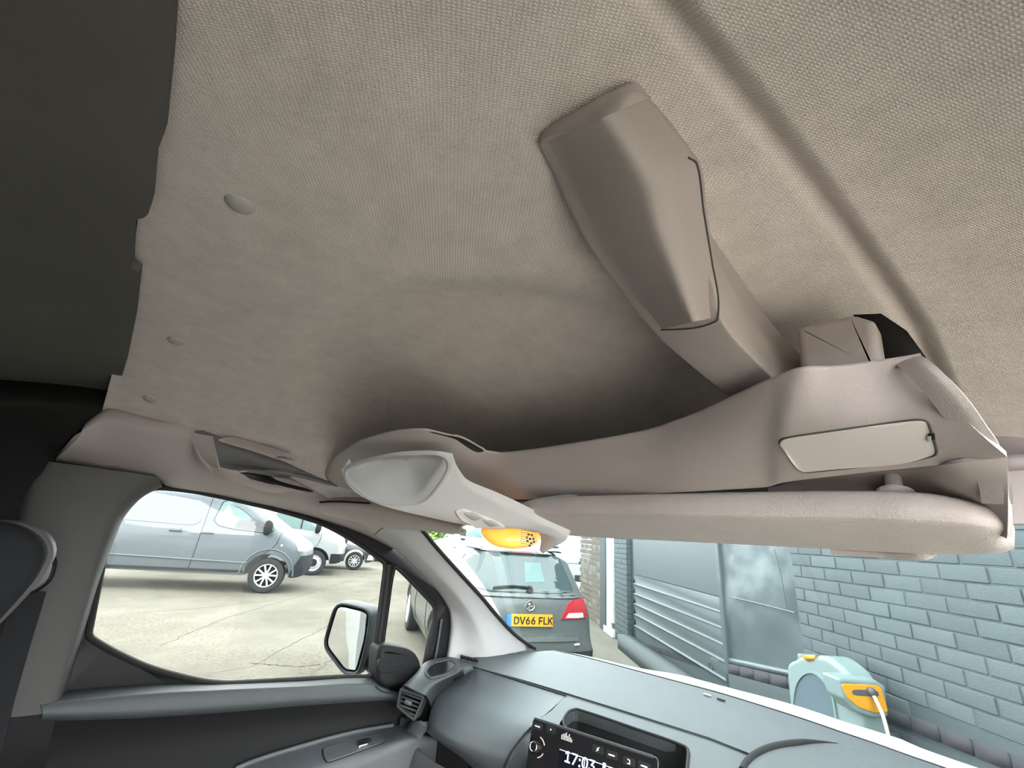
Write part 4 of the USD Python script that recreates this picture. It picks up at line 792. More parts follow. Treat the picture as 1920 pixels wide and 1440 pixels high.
# cracks between the poured slabs
for pts in ([(560, 1283), (640, 1222), (735, 1165)], [(395, 1262), (470, 1250), (620, 1170), (710, 1120)], [(600, 1245), (560, 1250), (470, 1243)], [(300, 1210), (420, 1160), (560, 1118), (690, 1078)], [(240, 1150), (380, 1140), (520, 1125)]):
    q = resample(PP(pts, z=-H + .002), 60, True); q[1:-1, :2] += np.random.normal(0, .012, (58, 2)); obj('crack', shell(np.stack([q - [0, .007, 0], q + [0, .007, 0]]), .001, away=(0, 0, 9)), M['crack'], ground, smooth=0)
# brick wall, each brick its own piece
wall = thing('brick_wall', wl([[-4.9, -H, 0]])[0], kind='structure', label='grey painted brick wall behind the hose reel')
CH, BLn = .0765, .2225
obj('mortar_bed', wbox(-8.2, -3.935, -H, 1.2, -.22, -.006), M['mortar'], wall, smooth=0)
for k in range(-12, 10):
    zc = -.018 - .0765 * k
    off = 0 if k % 2 == 0 else .111
    j = 0
    s1 = -3.938
    while s1 > -6.3:
        nx = -4.143 + off - BLn * j
        while nx > s1 - .03: j += 1; nx = -4.143 + off - BLn * j
        rr = random.uniform(-.0025, .0025); low = zc < -.62 - .0 * s1
        zb, zt = zc - .0352, zc + .0352
        if zc > -.70 + .10 * (-(s1) - 4.65) * .4:
            obj('brick', wbox(nx + .005, s1 - .004, zb + random.uniform(0, .003), zt, -.03, .0 + rr, .004), M[random.choice(('brick_a', 'brick_a', 'brick_b', 'brick_c'))], wall, smooth=0)
        s1 = nx; j += 1
ps = lambda s: -.735 + .10 * (-s - 4.65) * .4
def sloped(s0, s1, zt0, zt1, zb0, zb1, h0, h1):
    v = np.array([[s0, zb0, h0], [s1, zb1, h0], [s1, zt1, h0], [s0, zt0, h0], [s0, zb0, h1], [s1, zb1, h1], [s1, zt1, h1], [s0, zt0, h1]])
    m = trimesh.convex.convex_hull(wl(v)); return np.array(m.vertices), np.array(m.faces)
s = -4.10
while s > -6.3:
    obj('dark_brick', sloped(s, s - .138, ps(s), ps(s - .138), ps(s) - .066, ps(s - .138) - .066, -.05, .002 + random.uniform(-.002, .002)), M['dark_brick'], wall, smooth=0); s -= .150
obj('plinth', sloped(-3.94, -8.2, ps(-3.94) - .075, ps(-6.3) - .075, -H, -H, -.1, .006), M['plinth'], wall, smooth=0)
# sheet steel doors
D = thing('door', wl([[-3.4, -H, 0]])[0], kind='structure', label='dented grey sheet steel door between the roller shutter and the brick wall')
sg_ = np.stack([[np.array([s, z, -.03]) for s in np.linspace(-3.935, -2.86, 40)] for z in np.linspace(-.915, 1.2, 50)]); 
dz = meshkit.fbm(np.stack([sg_[..., 0] * 2.3, sg_[..., 1] * 2.3, sg_[..., 0] * 0], -1), 3, 5); sg_[..., 2] += (dz - .5) * .07
SG3 = wl(sg_.reshape(-1, 3)).reshape(50, 40, 3)
obj('steel_sheet', shell(SG3, .004), M['sheet_a'], D, smooth=60)
def strip(pts, r, m, par, name, h=.0):
    q = np.array([np.r_[wpx(*p, h), h] for p in pts]); obj(name, tube(wl(resample(q, 12)), r, 6), m, par)
strip([(1372, 1120), (1420, 1131), (1491, 1149)], .006, M['sheet_a'], D, 'sheet_overlap', .0); strip([(1451, 1030), (1466, 1090), (1474, 1140)], .005, M['sheet_a'], D, 'sheet_fold', .0)
obj('door_post', wbox(-2.90, -2.835, -1.2, 1.2, -.06, .0, .006), M['sheet_a'], D, smooth=0)
for k in range(5):
    s = -2.872 - .212 * k; t0 = lambda q: -.945 + (-(q) - 2.867) * .142
    obj('dark_brick', sloped(s, s - .198, t0(s), t0(s - .198), t0(s) - .074, t0(s - .198) - .074, -.08, -.002), M['dark_brick'], D, smooth=0)
obj('plinth', sloped(-2.85, -3.94, -.945 - .08, -.79 - .08, -H, -H, -.1, .0), M['plinth'], D, smooth=0)
obj('sheet_bottom', sloped(-2.85, -3.94, -.90, -.75, -.945 + .002, -.79 + .002, -.06, -.012), M['sheet_a'], D, smooth=0)
# roller shutter
S = thing('roller_shutter', wl([[-1.6, -H, 0]])[0], kind='structure', label='closed grey roller shutter with wide horizontal slats')
zs = [-.415, -.548, -.684, -.820, -.957, -1.105]
obj('flat_panel', wbox(-2.86, -.30, -.41, 1.2, -.07, -.035, .004), M['shutter'], S, smooth=0)
for i in range(5):
    v = [[-.30, zs[i] - .002, -.055], [-.30, zs[i], -.035], [-.30, zs[i + 1] + .020, -.045], [-.30, zs[i + 1] + .010, -.014], [-.30, zs[i + 1], -.016], [-.30, zs[i + 1], -.06]]
    a = np.array(v); b = a + [-2.545, 0, 0]; k = len(a); V = wl(np.vstack([a, b])); ii = np.arange(k); jj = (ii + 1) % k
    F = np.vstack([np.c_[ii, jj, jj + k], np.c_[ii, jj + k, ii + k], [[0, i_, i_ + 1] for i_ in range(1, k - 1)], [[k, k + i_ + 1, k + i_] for i_ in range(1, k - 1)]])
    obj('slat', (V, F), M['shutter'], S, smooth=0)
obj('backing', wbox(-2.86, -.30, -H, 1.2, -.2, -.075), M['plinth'], S, smooth=0)
obj('bottom_wall', sloped(-.30, -2.85, -1.115, -1.115, -H, -H, -.12, -.05), M['plinth'], S, smooth=0)
tl = lambda q: -1.225 + (-(q) - .86) * .11
for k in range(7):
    s = -.80 - .225 * k
    obj('dark_brick', sloped(s, s - .212, tl(s), tl(s - .212), tl(s) - .06, tl(s - .212) - .06, -.06, -.046), M['dark_brick'], S, smooth=0)
cc = wl([np.r_[wpx(1334, 1251, -.045), -.045]])[0]; obj('lock_disc', lathe([(.0, .004), (.03, .004), (.036, .012), (.042, .010), (.044, 0)], 24, WN, cc), M['plinth'], S)
ramp = obj('concrete_ramp', sloped(-.08, -3.0, -1.262, -1.262, -H, -H, -.05, .16), M['concrete'], smooth=0, label='grey concrete upstand along the foot of the roller shutter', cat='concrete ramp')
# brick pillar, downpipe frame and the building beyond
pil = thing('wall_pillar', wl([[.3, -H, 0]])[0], kind='structure', label='grey painted brick pillar left of the roller shutter')
obj('pillar_core', wbox(-.055, .60, -H, 1.4, -.3, -.008), M['mortar'], pil, smooth=0)
for k in range(26):
    z0 = -H + .005 + .0765 * k
    for a, b in (((-.06, .16), (.165, .385), (.39, .605)) if k % 2 else ((-.06, .05), (.055, .275), (.28, .50), (.505, .605))): obj('brick', wbox(a, b, z0, z0 + .068, -.1, random.uniform(-.001, .003), .005), M['pillar_brick'], pil, smooth=0)
obj('reveal', wbox(-.30, -.06, -H, 1.4, -.25, -.075), M['shutter'], pil, smooth=0)
fr_ = thing('door_frame', wl([[.95, -H, 0]])[0], 'tall white plastic door frame between the pillar and the brown bricks', 'door frame')
obj('frame_post', wbox(.68, .80, -H + .2, 1.4, -.05, .02, .01), M['upvc'], fr_, smooth=0); obj('frame_post', wbox(.86, 1.08, -H + .1, 1.4, -.05, .01, .01), M['upvc'], fr_, smooth=0)
obj('dark_reveal', wbox(.60, 1.1, -H, 1.4, -.3, -.04), M['plinth'], fr_, smooth=0); obj('frame_sill', wbox(.60, 1.15, -H, -H + .10, -.05, .05, .01), M['upvc'], fr_, smooth=0)
obj('dark_post', wbox(1.08, 1.45, -H, 1.4, -.05, .03, .01), M['plinth'], fr_, smooth=0)
bw = thing('brown_brick_wall', wl([[2.2, -H, 0]])[0], kind='structure', label='brown brick wall beyond the white door frame, next to the parked white van')
SE = wpx(1108, 1060)[0]
obj('mortar_bed', wbox(1.45, SE, -H, 1.6, -.3, -.008), M['pale_mortar'], bw, smooth=0)
for k in range(20):
    s = 1.46 + (.0 if k % 2 else .11)
    for j in range(8):
        obj('brick', wbox(s, s + .215, -H + .1 * k + .008, -H + .1 * k + .094, -.05, random.uniform(0, .004), .005), M[random.choice(('brown_brick', 'brown_brick', 'brown_brick_b'))], bw, smooth=0); s += .2255
# hose reel on the wall
hr = thing('hose_reel', wl([[-4.55, -.8, .2]])[0], 'grey and yellow wall hose reel with its beige hose hanging out', 'hose reel')
def rp(pts, h): return np.array([np.r_[wpx(*q, h), h] for q in pts])
RO = np.array([(1474, 1262), (1477, 1242), (1486, 1238), (1497, 1231), (1520, 1228), (1545, 1230), (1562, 1240), (1585, 1262), (1602, 1300), (1612, 1345), (1616, 1400), (1480, 1390), (1480, 1330)], float)
h1, h0 = .27, .05
ro = rp(smooth_closed(RO, 90), h1)[:, :2]
obj('reel_case', plate(ro, wl, h1, .03, 5, -.13), M['reel'], hr, smooth=60)
wnd = rp(smooth_closed(np.array([(1488, 1330), (1492, 1295), (1502, 1272), (1515, 1263), (1532, 1266), (1548, 1282), (1560, 1305), (1567, 1345), (1568, 1390), (1490, 1375)], float), 60), .275)[:, :2]
wr = Polygon(wnd).buffer(.012).difference(Polygon(wnd)); obj('window_rim', prism(wr, lambda v: wl(np.c_[v, np.full(len(v), .282)]), -WN * .03), M['reel'], hr, smooth=30)
obj('reel_window', plate(wnd, lambda V: wl(V + [0, 0, .266]), .008, .006, 3, .0), M['reel_window'], hr)
# the hose guide on the end that faces along the wall: a yellow plate with a dark slot
def side(px, py, s):                                            # a point on the plane s = const
    r = w(px, py); o = wl([[s, 0, 0]])[0]; return (WD @ o) / (WD @ r) * r
sd_ = ro[:, 0].min(); sx = lambda pts, ds=0.: np.array([(lambda q: [(q - GW) @ WN, q[2]])(side(*p, sd_ + ds)) for p in pts])
fmap_s = lambda ds: (lambda V: wl(np.c_[sd_ - ds - V[:, 2], V[:, 1], V[:, 0]]))
yp = sx(rpx([(1567, 1278), (1640, 1281), (1655, 1330), (1630, 1332), (1600, 1322), (1580, 1305)], .16), .0)
obj('guide_hood', plate(sx(rpx([(1562, 1268), (1634, 1272), (1652, 1284), (1658, 1340), (1632, 1344), (1596, 1332), (1572, 1306)], .14)), fmap_s(0.), .03, .015, 4, .08), M['reel'], hr)
obj('guide_plate', plate(yp, fmap_s(.03), .006, .004, 3, .01), M['reel_yellow'], hr)
slt = sx(rpx([(1587, 1288), (1634, 1290), (1638, 1302), (1588, 1299)], .3)); obj('guide_slot', plate(slt, fmap_s(.036), .003, .002, 2, .004), M['reel_dark'], hr)
kb = side(1634, 1297, sd_ - .05); obj('hose_stop', ellipsoid(kb, (.020, .020, .020)), M['reel_dark'], hr)
ylw = sx([(1500, 1229), (1528, 1228), (1531, 1232), (1522, 1239), (1508, 1237)]);
yt = rp([(1503, 1229), (1530, 1228), (1526, 1238), (1516, 1240)], h1)[:, :2]; obj('top_latch', prism(Polygon(yt), lambda v: wl(np.c_[v, np.full(len(v), h1 + .006)]), -WN * .10 + [0, 0, .004]), M['reel_yellow'], hr, smooth=0)
hs_ = np.array([kb, kb - WD * .03 + [0, 0, -.05], side(1655, 1340, sd_ - .10), side(1666, 1380, sd_ - .12), side(1690, 1480, sd_ - .16)]); obj('hose', tube(resample(hs_, 40), .0085, 10), M['hose'], hr)
obj('wall_bracket', wbox(ro[:, 0].max() - .03, ro[:, 0].max() + .015, -.90, -.60, .0, .14, .01), M['reel'], hr, smooth=0)
obj('reel_foot', prism(Polygon(rp([(1480, 1375), (1640, 1372), (1645, 1470), (1480, 1480)], .2)[:, :2]), lambda v: wl(np.c_[v, np.full(len(v), .25)]), -WN * .2), M['reel'], hr, smooth=0)
# ------------------------------------------------------------------ vehicles in the yard
def raycast(V, F, O, d):
    """First hit of parallel rays from points O along d on a mesh; nan where missed."""
    ax2 = [i for i in range(3) if abs(d[i]) < .5]; T2 = V[F][:, :, ax2]; keep = (T2.max(1) >= O[:, ax2].min(0) - 1e-6).all(1) & (T2.min(1) <= O[:, ax2].max(0) + 1e-6).all(1); F = F[keep]
    if not len(F): return np.full(len(O), np.nan)
    a, e1, e2 = V[F[:, 0]], V[F[:, 1]] - V[F[:, 0]], V[F[:, 2]] - V[F[:, 0]]
    p = np.cross(d, e2); det = np.sum(e1 * p, 1); ok0 = abs(det) > 1e-14; a, e1, e2, p, det = a[ok0], e1[ok0], e2[ok0], p[ok0], det[ok0]; out = np.full(len(O), np.nan)
    for i, o in enumerate(O):
        tv = o - a; u = np.sum(tv * p, 1) / det; q = np.cross(tv, e1); v = (q @ d) / det; t = np.sum(e2 * q, 1) / det
        ok = (u >= -1e-7) & (v >= -1e-7) & (u + v <= 1 + 1e-7) & (t > 0)
        if ok.any(): out[i] = t[ok].min()
    return out
class Vehicle:
    def __init__(self, name, label, cat, origin_, az, scale, outline, W, arches=((0, .38),), r_edge=.16, pw=2.6, paint=None, step=.07):
        self.o = np.array([origin_[0], origin_[1], -H]); f = np.array([math.cos(az), math.sin(az), 0]); l = np.array([-f[1], f[0], 0]); self.B = np.stack([f, l, [0, 0, 1]]) * scale
        self.t = thing(name, self.o, label, cat)
        pg = Polygon(outline).buffer(-.05).buffer(.10).buffer(-.05)
        for ax_, ar in arches: pg = pg.difference(Point(ax_, .33).buffer(ar, 32))
        pg = pg.buffer(-.015).buffer(.03).buffer(-.015); pg = max(getattr(pg, 'geoms', [pg]), key=lambda g: g.area)
        n = int(pg.length / step); o = np.array([pg.exterior.interpolate(i / n, normalized=True).coords[0] for i in range(n)])
        if not Polygon(o).exterior.is_ccw: o = o[::-1]
        t = np.roll(o, -1, 0) - np.roll(o, 1, 0); t /= np.linalg.norm(t, axis=1, keepdims=True); nin = np.c_[-t[:, 1], t[:, 0]]
        zb = o[:, 1].min(); soft = smoothstep(o[:, 1], zb + .02, zb + .45)
        for ax_, ar in arches: soft *= smoothstep(np.hypot(o[:, 0] - ax_, o[:, 1] - .33), ar + .02, ar + .25)
        rr = .025 + (r_edge - .025) * soft; self.W = W
        S = [0, .3, .55, .75, .88, .95, .985, 1.0]; rings = []
        for s in S:
            q = o + nin * (rr * (1 - (1 - s ** pw) ** (1 / pw)))[:, None]; rings.append(np.c_[q[:, 0], W(q[:, 0], q[:, 1]) * s, q[:, 1]])
        V = [rings[0]]; F = []; k = len(o); i = np.arange(k); j = (i + 1) % k; prev = {1: 0, -1: 0}; cnt = k
        from scipy.spatial import Delaunay
        for s in (1, -1):
            pb = 0
            for rg in rings[1:]:
                V.append(rg * [1, s, 1]); f_ = np.vstack([np.c_[pb + i, pb + j, cnt + j], np.c_[pb + i, cnt + j, cnt + i]]); F.append(f_); pb = cnt; cnt += k
            last = rings[-1][:, [0, 2]]; lp = Polygon(last).buffer(0); x0, z0, x1, z1 = lp.bounds
            gx_, gz_ = np.meshgrid(np.arange(x0, x1, .11), np.arange(z0, z1, .11)); pts = np.c_[gx_.ravel(), gz_.ravel()]; inn = lp.buffer(-.05); import shapely
            pts = pts[shapely.contains_xy(inn, pts[:, 0], pts[:, 1])]
            al = np.vstack([last, pts]); dl_ = Delaunay(al).simplices; ce = al[dl_].mean(1); dl_ = dl_[shapely.contains_xy(lp, ce[:, 0], ce[:, 1])]
            V.append(np.c_[pts[:, 0], s * W(pts[:, 0], pts[:, 1]), pts[:, 1]]); idx = np.r_[pb + np.arange(k), cnt + np.arange(len(pts))]; F.append(idx[dl_]); cnt += len(pts)
        tm = trimesh.Trimesh(np.vstack(V), np.vstack(F), process=False); tm.merge_vertices(); tm.fix_normals(); self.V, self.F = np.array(tm.vertices), np.array(tm.faces)
        obj('body', self.world((self.V, self.F)), paint, self.t, smooth=35)
    def world(self, m): return np.asarray(m[0]) @ self.B + self.o, m[1]
    def surf(self, q, side):
        """Local points on the body: side 'r'/'l' takes (x, z), 'b'/'f' takes (y, z)."""
        if side in 'rl': s = -1 if side == 'r' else 1; O = np.c_[q[:, 0], np.full(len(q), 3.0 * s), q[:, 1]]; d = np.array([0, -s, 0.])
        elif side == 'b': O = np.c_[np.full(len(q), -9.), q[:, 0], q[:, 1]]; d = np.array([1., 0, 0])
        else: O = np.c_[np.full(len(q), 6.), q[:, 0], q[:, 1]]; d = np.array([-1., 0, 0])
        t = raycast(self.V, self.F, O, d); bad = np.isnan(t)
        if bad.any(): t[bad] = np.nanmedian(t) if (~bad).any() else 2.0
        return O + t[:, None] * d, -d
    def decal(self, name, poly, side, mat_, h=.008, sink=.02, edge=.14, parent=None, label=None, smooth=30, kind=None):
        pg = poly if hasattr(poly, 'area') else Polygon(poly)
        def fm(v): p, n = self.surf(v, side); return p + n * h
        def bk(v): p, n = self.surf(v, side); return p - n * sink
        return obj(name, self.world(prism(pg, fm, bk, edge)), mat_, parent or self.t, smooth=smooth, label=label)
    def skin(self, name, planes, mat_, h=.006):
        m = trimesh.Trimesh(self.V, self.F, process=False); N = np.array(m.vertex_normals); N *= np.sign(np.sum(N * (self.V - self.V.mean(0))))
        m = trimesh.Trimesh(self.V + N * h, self.F, process=False)
        for n_, o_ in planes: m = trimesh.intersections.slice_mesh_plane(m, n_, o_)
        return obj(name, self.world((np.array(m.vertices), np.array(m.faces))), mat_, self.t)
    def line(self, name, pts, side, r, mat_, lift=0., n=24, parent=None):
        q = resample(np.array(pts, float), n); p, nn = self.surf(q, side); return obj(name, self.world(tube(p + nn * lift, r, 6)), mat_, parent or self.t)
    def box(self, name, lo, hi, mat_, bev=.015, parent=None): return obj(name, self.world(box(lo, hi, bev)), mat_, parent or self.t, smooth=0)
    def wheel(self, x, y, r, rim, kind='spokes', out=-1, width=.21, n=10):
        c = np.array([x, y, r]); wt = thing('wheel', self.o + c @ self.B, parent=self.t); T = lambda m: self.world((m[0] + c, m[1])); ax_ = (0, out, 0)
        ri = r * .66
        obj('tyre', T(lathe([(ri, -width), (r * .93, -width), (r, -width + .03), (r, -.035), (r * .97, -.012), (r * .9, .0), (r * .78, .002), (ri + .004, -.004), (ri, -.02)], 40, ax_)), M['tyre'], wt)
        if kind == 'spokes':
            obj('rim_well', T(lathe([(0, -.09), (ri * .9, -.085), (ri * .95, -.03), (ri, -.004), (ri * .965, .004), (ri * .93, .0), (ri * .9, -.03)], 36, ax_)), M['bumper'], wt)
            parts = [lathe([(ri * .9, -.02), (ri * .93, .003), (ri, .003), (ri, -.02)], 36, ax_), lathe([(0, .006), (ri * .15, .004), (ri * .24, -.006), (ri * .26, -.03)], 20, ax_)]
            for k in range(n):
                a0 = 2 * math.pi * ((k // 2) + (.16 if k % 2 else -.16)) / (n / 2); u = np.array([math.sin(a0), 0, math.cos(a0)]); tn = np.array([math.cos(a0), 0, -math.sin(a0)]); a1 = 2 * math.pi * (k // 2 + (.24 if k % 2 else -.24)) / (n / 2); u2 = np.array([math.sin(a1), 0, math.cos(a1)])
                A0, A1 = u * ri * .2, u2 * ri * .96; wv = tn * ri * .075; o_ = np.array([0, out, 0.])
                parts.append((np.array([A0 - wv, A0 + wv, A1 + wv * .9, A1 - wv * .9, A0 - wv, A0 + wv, A1 + wv * .9, A1 - wv * .9]) + np.repeat([o_ * -.002, o_ * -.03], 4, 0), np.array([[0, 1, 2], [0, 2, 3], [0, 4, 5], [0, 5, 1], [1, 5, 6], [1, 6, 2], [2, 6, 7], [2, 7, 3], [3, 7, 4], [3, 4, 0]])))
            obj('rim', T(join(*parts)), M['alloy'], wt, smooth=30)
        else:
            obj('rim', T(lathe([(0, .002), (ri * .22, .002), (ri * .30, -.012), (ri * .42, -.010), (ri * .50, .008), (ri * .62, .002), (ri * .78, -.035), (ri * .92, -.03), (ri, .004), (ri * .97, -.05)], 36, ax_)), M['steel_rim'], wt)
            obj('hub_cap', T(lathe([(0, .012), (ri * .34, .010), (ri * .40, -.002), (ri * .52, .001), (ri * .54, -.01)], 24, ax_)), M['bumper'], wt, smooth=30)
    def mirror(self, x, y, z, s, mat_):
        m = ellipsoid((0, 0, 0), (.10, .13, .15)); v = m[0].copy(); v[:, 0] = np.clip(v[:, 0], -.05, .1); obj('side_mirror', self.world((v + [x, y + s * .13, z], m[1])), mat_, self.t)
        obj('mirror_arm', self.world(tube(np.array([[x, y - s * .06, z - .06], [x, y + s * .1, z - .05]]), .035, 8)), M['bumper'], self.t)
def tum(pts, base=None):
    zz_, ww_ = zip(*pts); return lambda x, z: np.interp(z, zz_, ww_)
def taper(fn, nose, nw, tail=None, tw=None):
    def g(x, z):
        v = fn(x, z) * (1 - (1 - nw) * smoothstep(x, nose[0], nose[1]) ** 1.3)
        return v * (1 - (1 - tw) * smoothstep(-x, -tail[0], -tail[1])) if tail else v
    return g
AZV = math.radians(65.5)
right = lambda az: np.array([math.sin(az), -math.cos(az), 0])
def place(px, py, az, half, scale=1.0): q = P(px, py, z=-H); return q - right(az) * half * scale
# silver-blue panel van nearest the passenger window
van_line = [(-4.05, .34), (.52, .30), (.66, .33), (.71, .48), (.72, .66), (.69, .86), (.62, .98), (.36, 1.12), (.16, 1.24), (-.62, 1.74), (-.90, 1.86), (-1.3, 1.93), (-3.8, 1.93), (-4.02, 1.85), (-4.08, 1.2)]
vw = taper(tum([(.3, .93), (.55, .955), (.75, .96), (1.1, .95), (1.2, .92), (1.9, .80)]), (.35, .95), .80)
v = Vehicle('silver_van', 'silver-blue panel van side-on outside the passenger window, nearest of the parked row', 'van', place(490, 1113, AZV, .93, 1.0), AZV, 1.0, van_line, vw, ((0, .40), (-3.2, .40)), .20, 2.6, M['silver'])
win = Polygon([(-1.20, 1.34), (-1.14, 1.70), (-1.05, 1.745), (-.72, 1.70), (-.44, 1.55), (-.10, 1.27), (-.06, 1.20), (-.2, 1.165), (-.85, 1.20), (-1.10, 1.25)]).buffer(-.03).buffer(.03)
v.decal('window_surround', win.buffer(.022), 'r', M['rubber'], .004, .02); v.decal('window', win, 'r', M['car_glass'], .008, .02)
v.decal('seat_back', Polygon([(-1.14, 1.28), (-1.10, 1.5), (-1.02, 1.66), (-.92, 1.5), (-.85, 1.30), (-.9, 1.22)]).intersection(win), 'r', M['head_lamp'], .010, .01)
v.decal('cab_trim', Polygon([(-.80, 1.30), (-.72, 1.40), (-.6, 1.38), (-.45, 1.42), (-.28, 1.36), (-.18, 1.24), (-.3, 1.18), (-.8, 1.21)]).intersection(win), 'r', M['reel_dark'], .010, .01)
v.line('shut_line', [(-1.36, 1.80), (-1.36, 1.3), (-1.37, .8), (-1.40, .42)], 'r', .007, M['rubber']); v.line('shut_line', [(.10, 1.18), (.08, 1.0), (-.04, .82), (-.34, .62), (-.42, .45)], 'r', .006, M['rubber'])
v.line('swage_line', [(-4.0, 1.235), (-2.6, 1.235), (-1.6, 1.22), (-1.48, 1.26), (-1.44, 1.36)], 'r', .012, M['silver'], .004, 40)
v.line('swage_line', [(-3.9, .62), (-2.4, .60), (-1.2, .575), (-.40, .56)], 'r', .02, M['silver'], .004, 40)
th = np.linspace(0, math.pi, 24); v.line('arch_lip', np.c_[.50 * np.cos(th), .34 + .50 * np.sin(th)], 'r', .02, M['silver'], .002, 40)
v.decal('sill_strip', Polygon([(-2.8, .37), (-.44, .37), (-.44, .42), (-2.8, .42)]), 'r', M['bumper'], .012)
for x in (-1.80, -1.24):
    v.decal('handle_cup', Point(x, 1.085).buffer(.07), 'r', M['silver'], .004, .01); v.box('door_handle', (x - .11, -.985, 1.07), (x + .11, -.925, 1.10), M['bumper'], .01)
v.decal('indicator', Point(.17, .93).buffer(.022), 'r', M['white_lamp'], .006)
v.skin('front_bumper', [((1, 0, 0), (.43, 0, 0)), ((0, 0, -1), (0, 0, .74)), ((1, 0, -.45), (.43, 0, .40))], M['bumper'], .008); v.skin('head_lamp', [((1, 0, .6), (.50, 0, .86)), ((0, 0, -1), (0, 0, .97)), ((0, 0, 1), (0, 0, .83)), ((0, -1, 0), (0, -.45, 0))], M['head_lamp'], .008)
v.decal('windscreen', Polygon([(-.74, 1.30), (.74, 1.30), (.64, 1.70), (-.64, 1.70)]), 'f', M['car_glass'], .008, .03)
v.wheel(0, -.93, .335, M['alloy']); v.wheel(-3.2, -.93, .335, M['alloy']); v.mirror(-.15, -.98, 1.26, -1, M['bumper'])
# white panel van behind it
wv_line = [(-3.9, .34), (.56, .32), (.72, .36), (.78, .52), (.78, .80), (.70, 1.0), (.42, 1.16), (.05, 1.32), (-.55, 1.80), (-.85, 1.93), (-1.4, 1.97), (-3.7, 1.97), (-3.9, 1.85)]
v = Vehicle('white_van', 'white panel van with plain steel wheels just beyond the nose of the silver-blue van', 'van', place(582, 1079, AZV, .93, 1.0), AZV, 1.0, wv_line, vw, ((0, .40), (-3.0, .40)), .2, 2.6, M['van_white'])
win = Polygon([(-1.25, 1.30), (-1.24, 1.78), (-.62, 1.76), (-.30, 1.55), (.12, 1.22), (-.2, 1.2), (-1.1, 1.24)]).buffer(-.03).buffer(.03); v.decal('window', win, 'r', M['car_glass'], .008); v.line('window_bar', [(-.52, 1.24), (-.52, 1.72)], 'r', .018, M['rubber'], .01)
v.skin('front_bumper', [((1, 0, 0), (.43, 0, 0)), ((0, 0, -1), (0, 0, .60))], M['bumper'], .008); v.skin('head_lamp', [((1, 0, .6), (.48, 0, .92)), ((0, 0, -1), (0, 0, 1.02)), ((0, 0, 1), (0, 0, .86)), ((0, -1, 0), (0, -.45, 0))], M['head_lamp'], .008); v.line('shut_line', [(.08, 1.15), (.05, .9), (-.36, .60)], 'r', .006, M['bumper'])
v.decal('windscreen', Polygon([(-.74, 1.36), (.74, 1.36), (.64, 1.78), (-.64, 1.78)]), 'f', M['car_glass'], .008, .03)
v.wheel(0, -.93, .335, M['steel_rim'], 'steel'); v.wheel(-3.0, -.93, .335, M['steel_rim'], 'steel'); v.mirror(-.05, -.98, 1.28, -1, M['bumper'])
# dark small car beyond
dc_line = [(-3.3, .30), (.50, .24), (.70, .30), (.74, .55), (.62, .76), (.2, .90), (-.35, .98), (-.95, 1.40), (-1.3, 1.48), (-2.6, 1.46), (-3.2, 1.1), (-3.35, .7)]
cw = taper(tum([(.25, .78), (.5, .84), (.85, .83), (1.0, .78), (1.5, .58)]), (.1, .75), .78)
v = Vehicle('dark_hatchback', 'small dark blue hatchback with bright alloys beyond the white van with steel wheels', 'car', place(661, 1069, AZV, .8, .95), AZV, .95, dc_line, cw, ((0, .35), (-2.4, .35)), .22, 2.3, M['dark_paint'])
v.decal('window', Polygon([(-1.9, 1.0), (-1.88, 1.34), (-1.2, 1.38), (-.95, 1.30), (-.52, 1.0)]).buffer(-.02).buffer(.02), 'r', M['car_glass'], .008); v.decal('windscreen', Polygon([(-.62, 1.04), (.62, 1.04), (.5, 1.36), (-.5, 1.36)]), 'f', M['car_glass'], .008, .03)
v.decal('fog_lamp', Polygon([(.42, .34), (.46, .52), (.6, .52), (.66, .34)]), 'r', M['head_lamp'], .01); v.decal('indicator', Point(-.36, .80).buffer(.025), 'r', M['white_lamp'], .006); v.decal('head_lamp', Polygon([(.28, .78), (.34, .66), (.62, .60), (.6, .70)]), 'r', M['head_lamp'], .01)
v.wheel(0, -.80, .30, M['alloy'], n=12); v.wheel(-2.4, -.80, .30, M['alloy'], n=12); v.mirror(-.42, -.86, 1.0, -1, M['dark_paint'])
# white car tail with a yellow plate, and another white one behind the row
AZ2 = math.radians(150)
wc_line = [(-.75, .34), (-.80, .6), (-.74, .85), (-.62, 1.02), (-.35, 1.42), (0, 1.5), (1.2, 1.48), (2.0, 1.0), (3.2, .85), (3.4, .4), (3.3, .28), (-.6, .28)]
cw2 = taper(tum([(.25, .80), (.5, .86), (.85, .85), (1.0, .80), (1.5, .60)]), (2.6, 3.4), .8)
q = P(712, 1055, z=-H)
v = Vehicle('white_hatchback', 'far white hatchback showing its yellow rear number plate by the door frame', 'car', q + np.array([-1.0, .6, 0]), AZ2, 1.05, wc_line, cw2, ((0, .34), (2.5, .34)), .2, 2.4, M['van_white'])
v.decal('number_plate', Polygon([(-.26, .78), (.26, .78), (.26, .89), (-.26, .89)]), 'b', M['plate_yellow'], .012); v.decal('rear_window', Polygon([(-.6, 1.06), (.6, 1.06), (.5, 1.36), (-.5, 1.36)]), 'b', M['rear_glass'], .01)
v.decal('bumper', Polygon([(-.75, .30), (.75, .30), (.75, .46), (-.75, .46)]), 'b', M['bumper'], .012)
for s in (1, -1): v.decal('tail_lamp', Polygon([(s * .60, .80), (s * .78, .80), (s * .76, 1.0), (s * .62, 1.0)]), 'b', M['red_lamp'], .012)
v.wheel(0, .80, .31, M['alloy'], out=1); v.wheel(0, -.80, .31, M['alloy'], out=-1); v.wheel(2.5, .8, .31, M['alloy'], out=1)
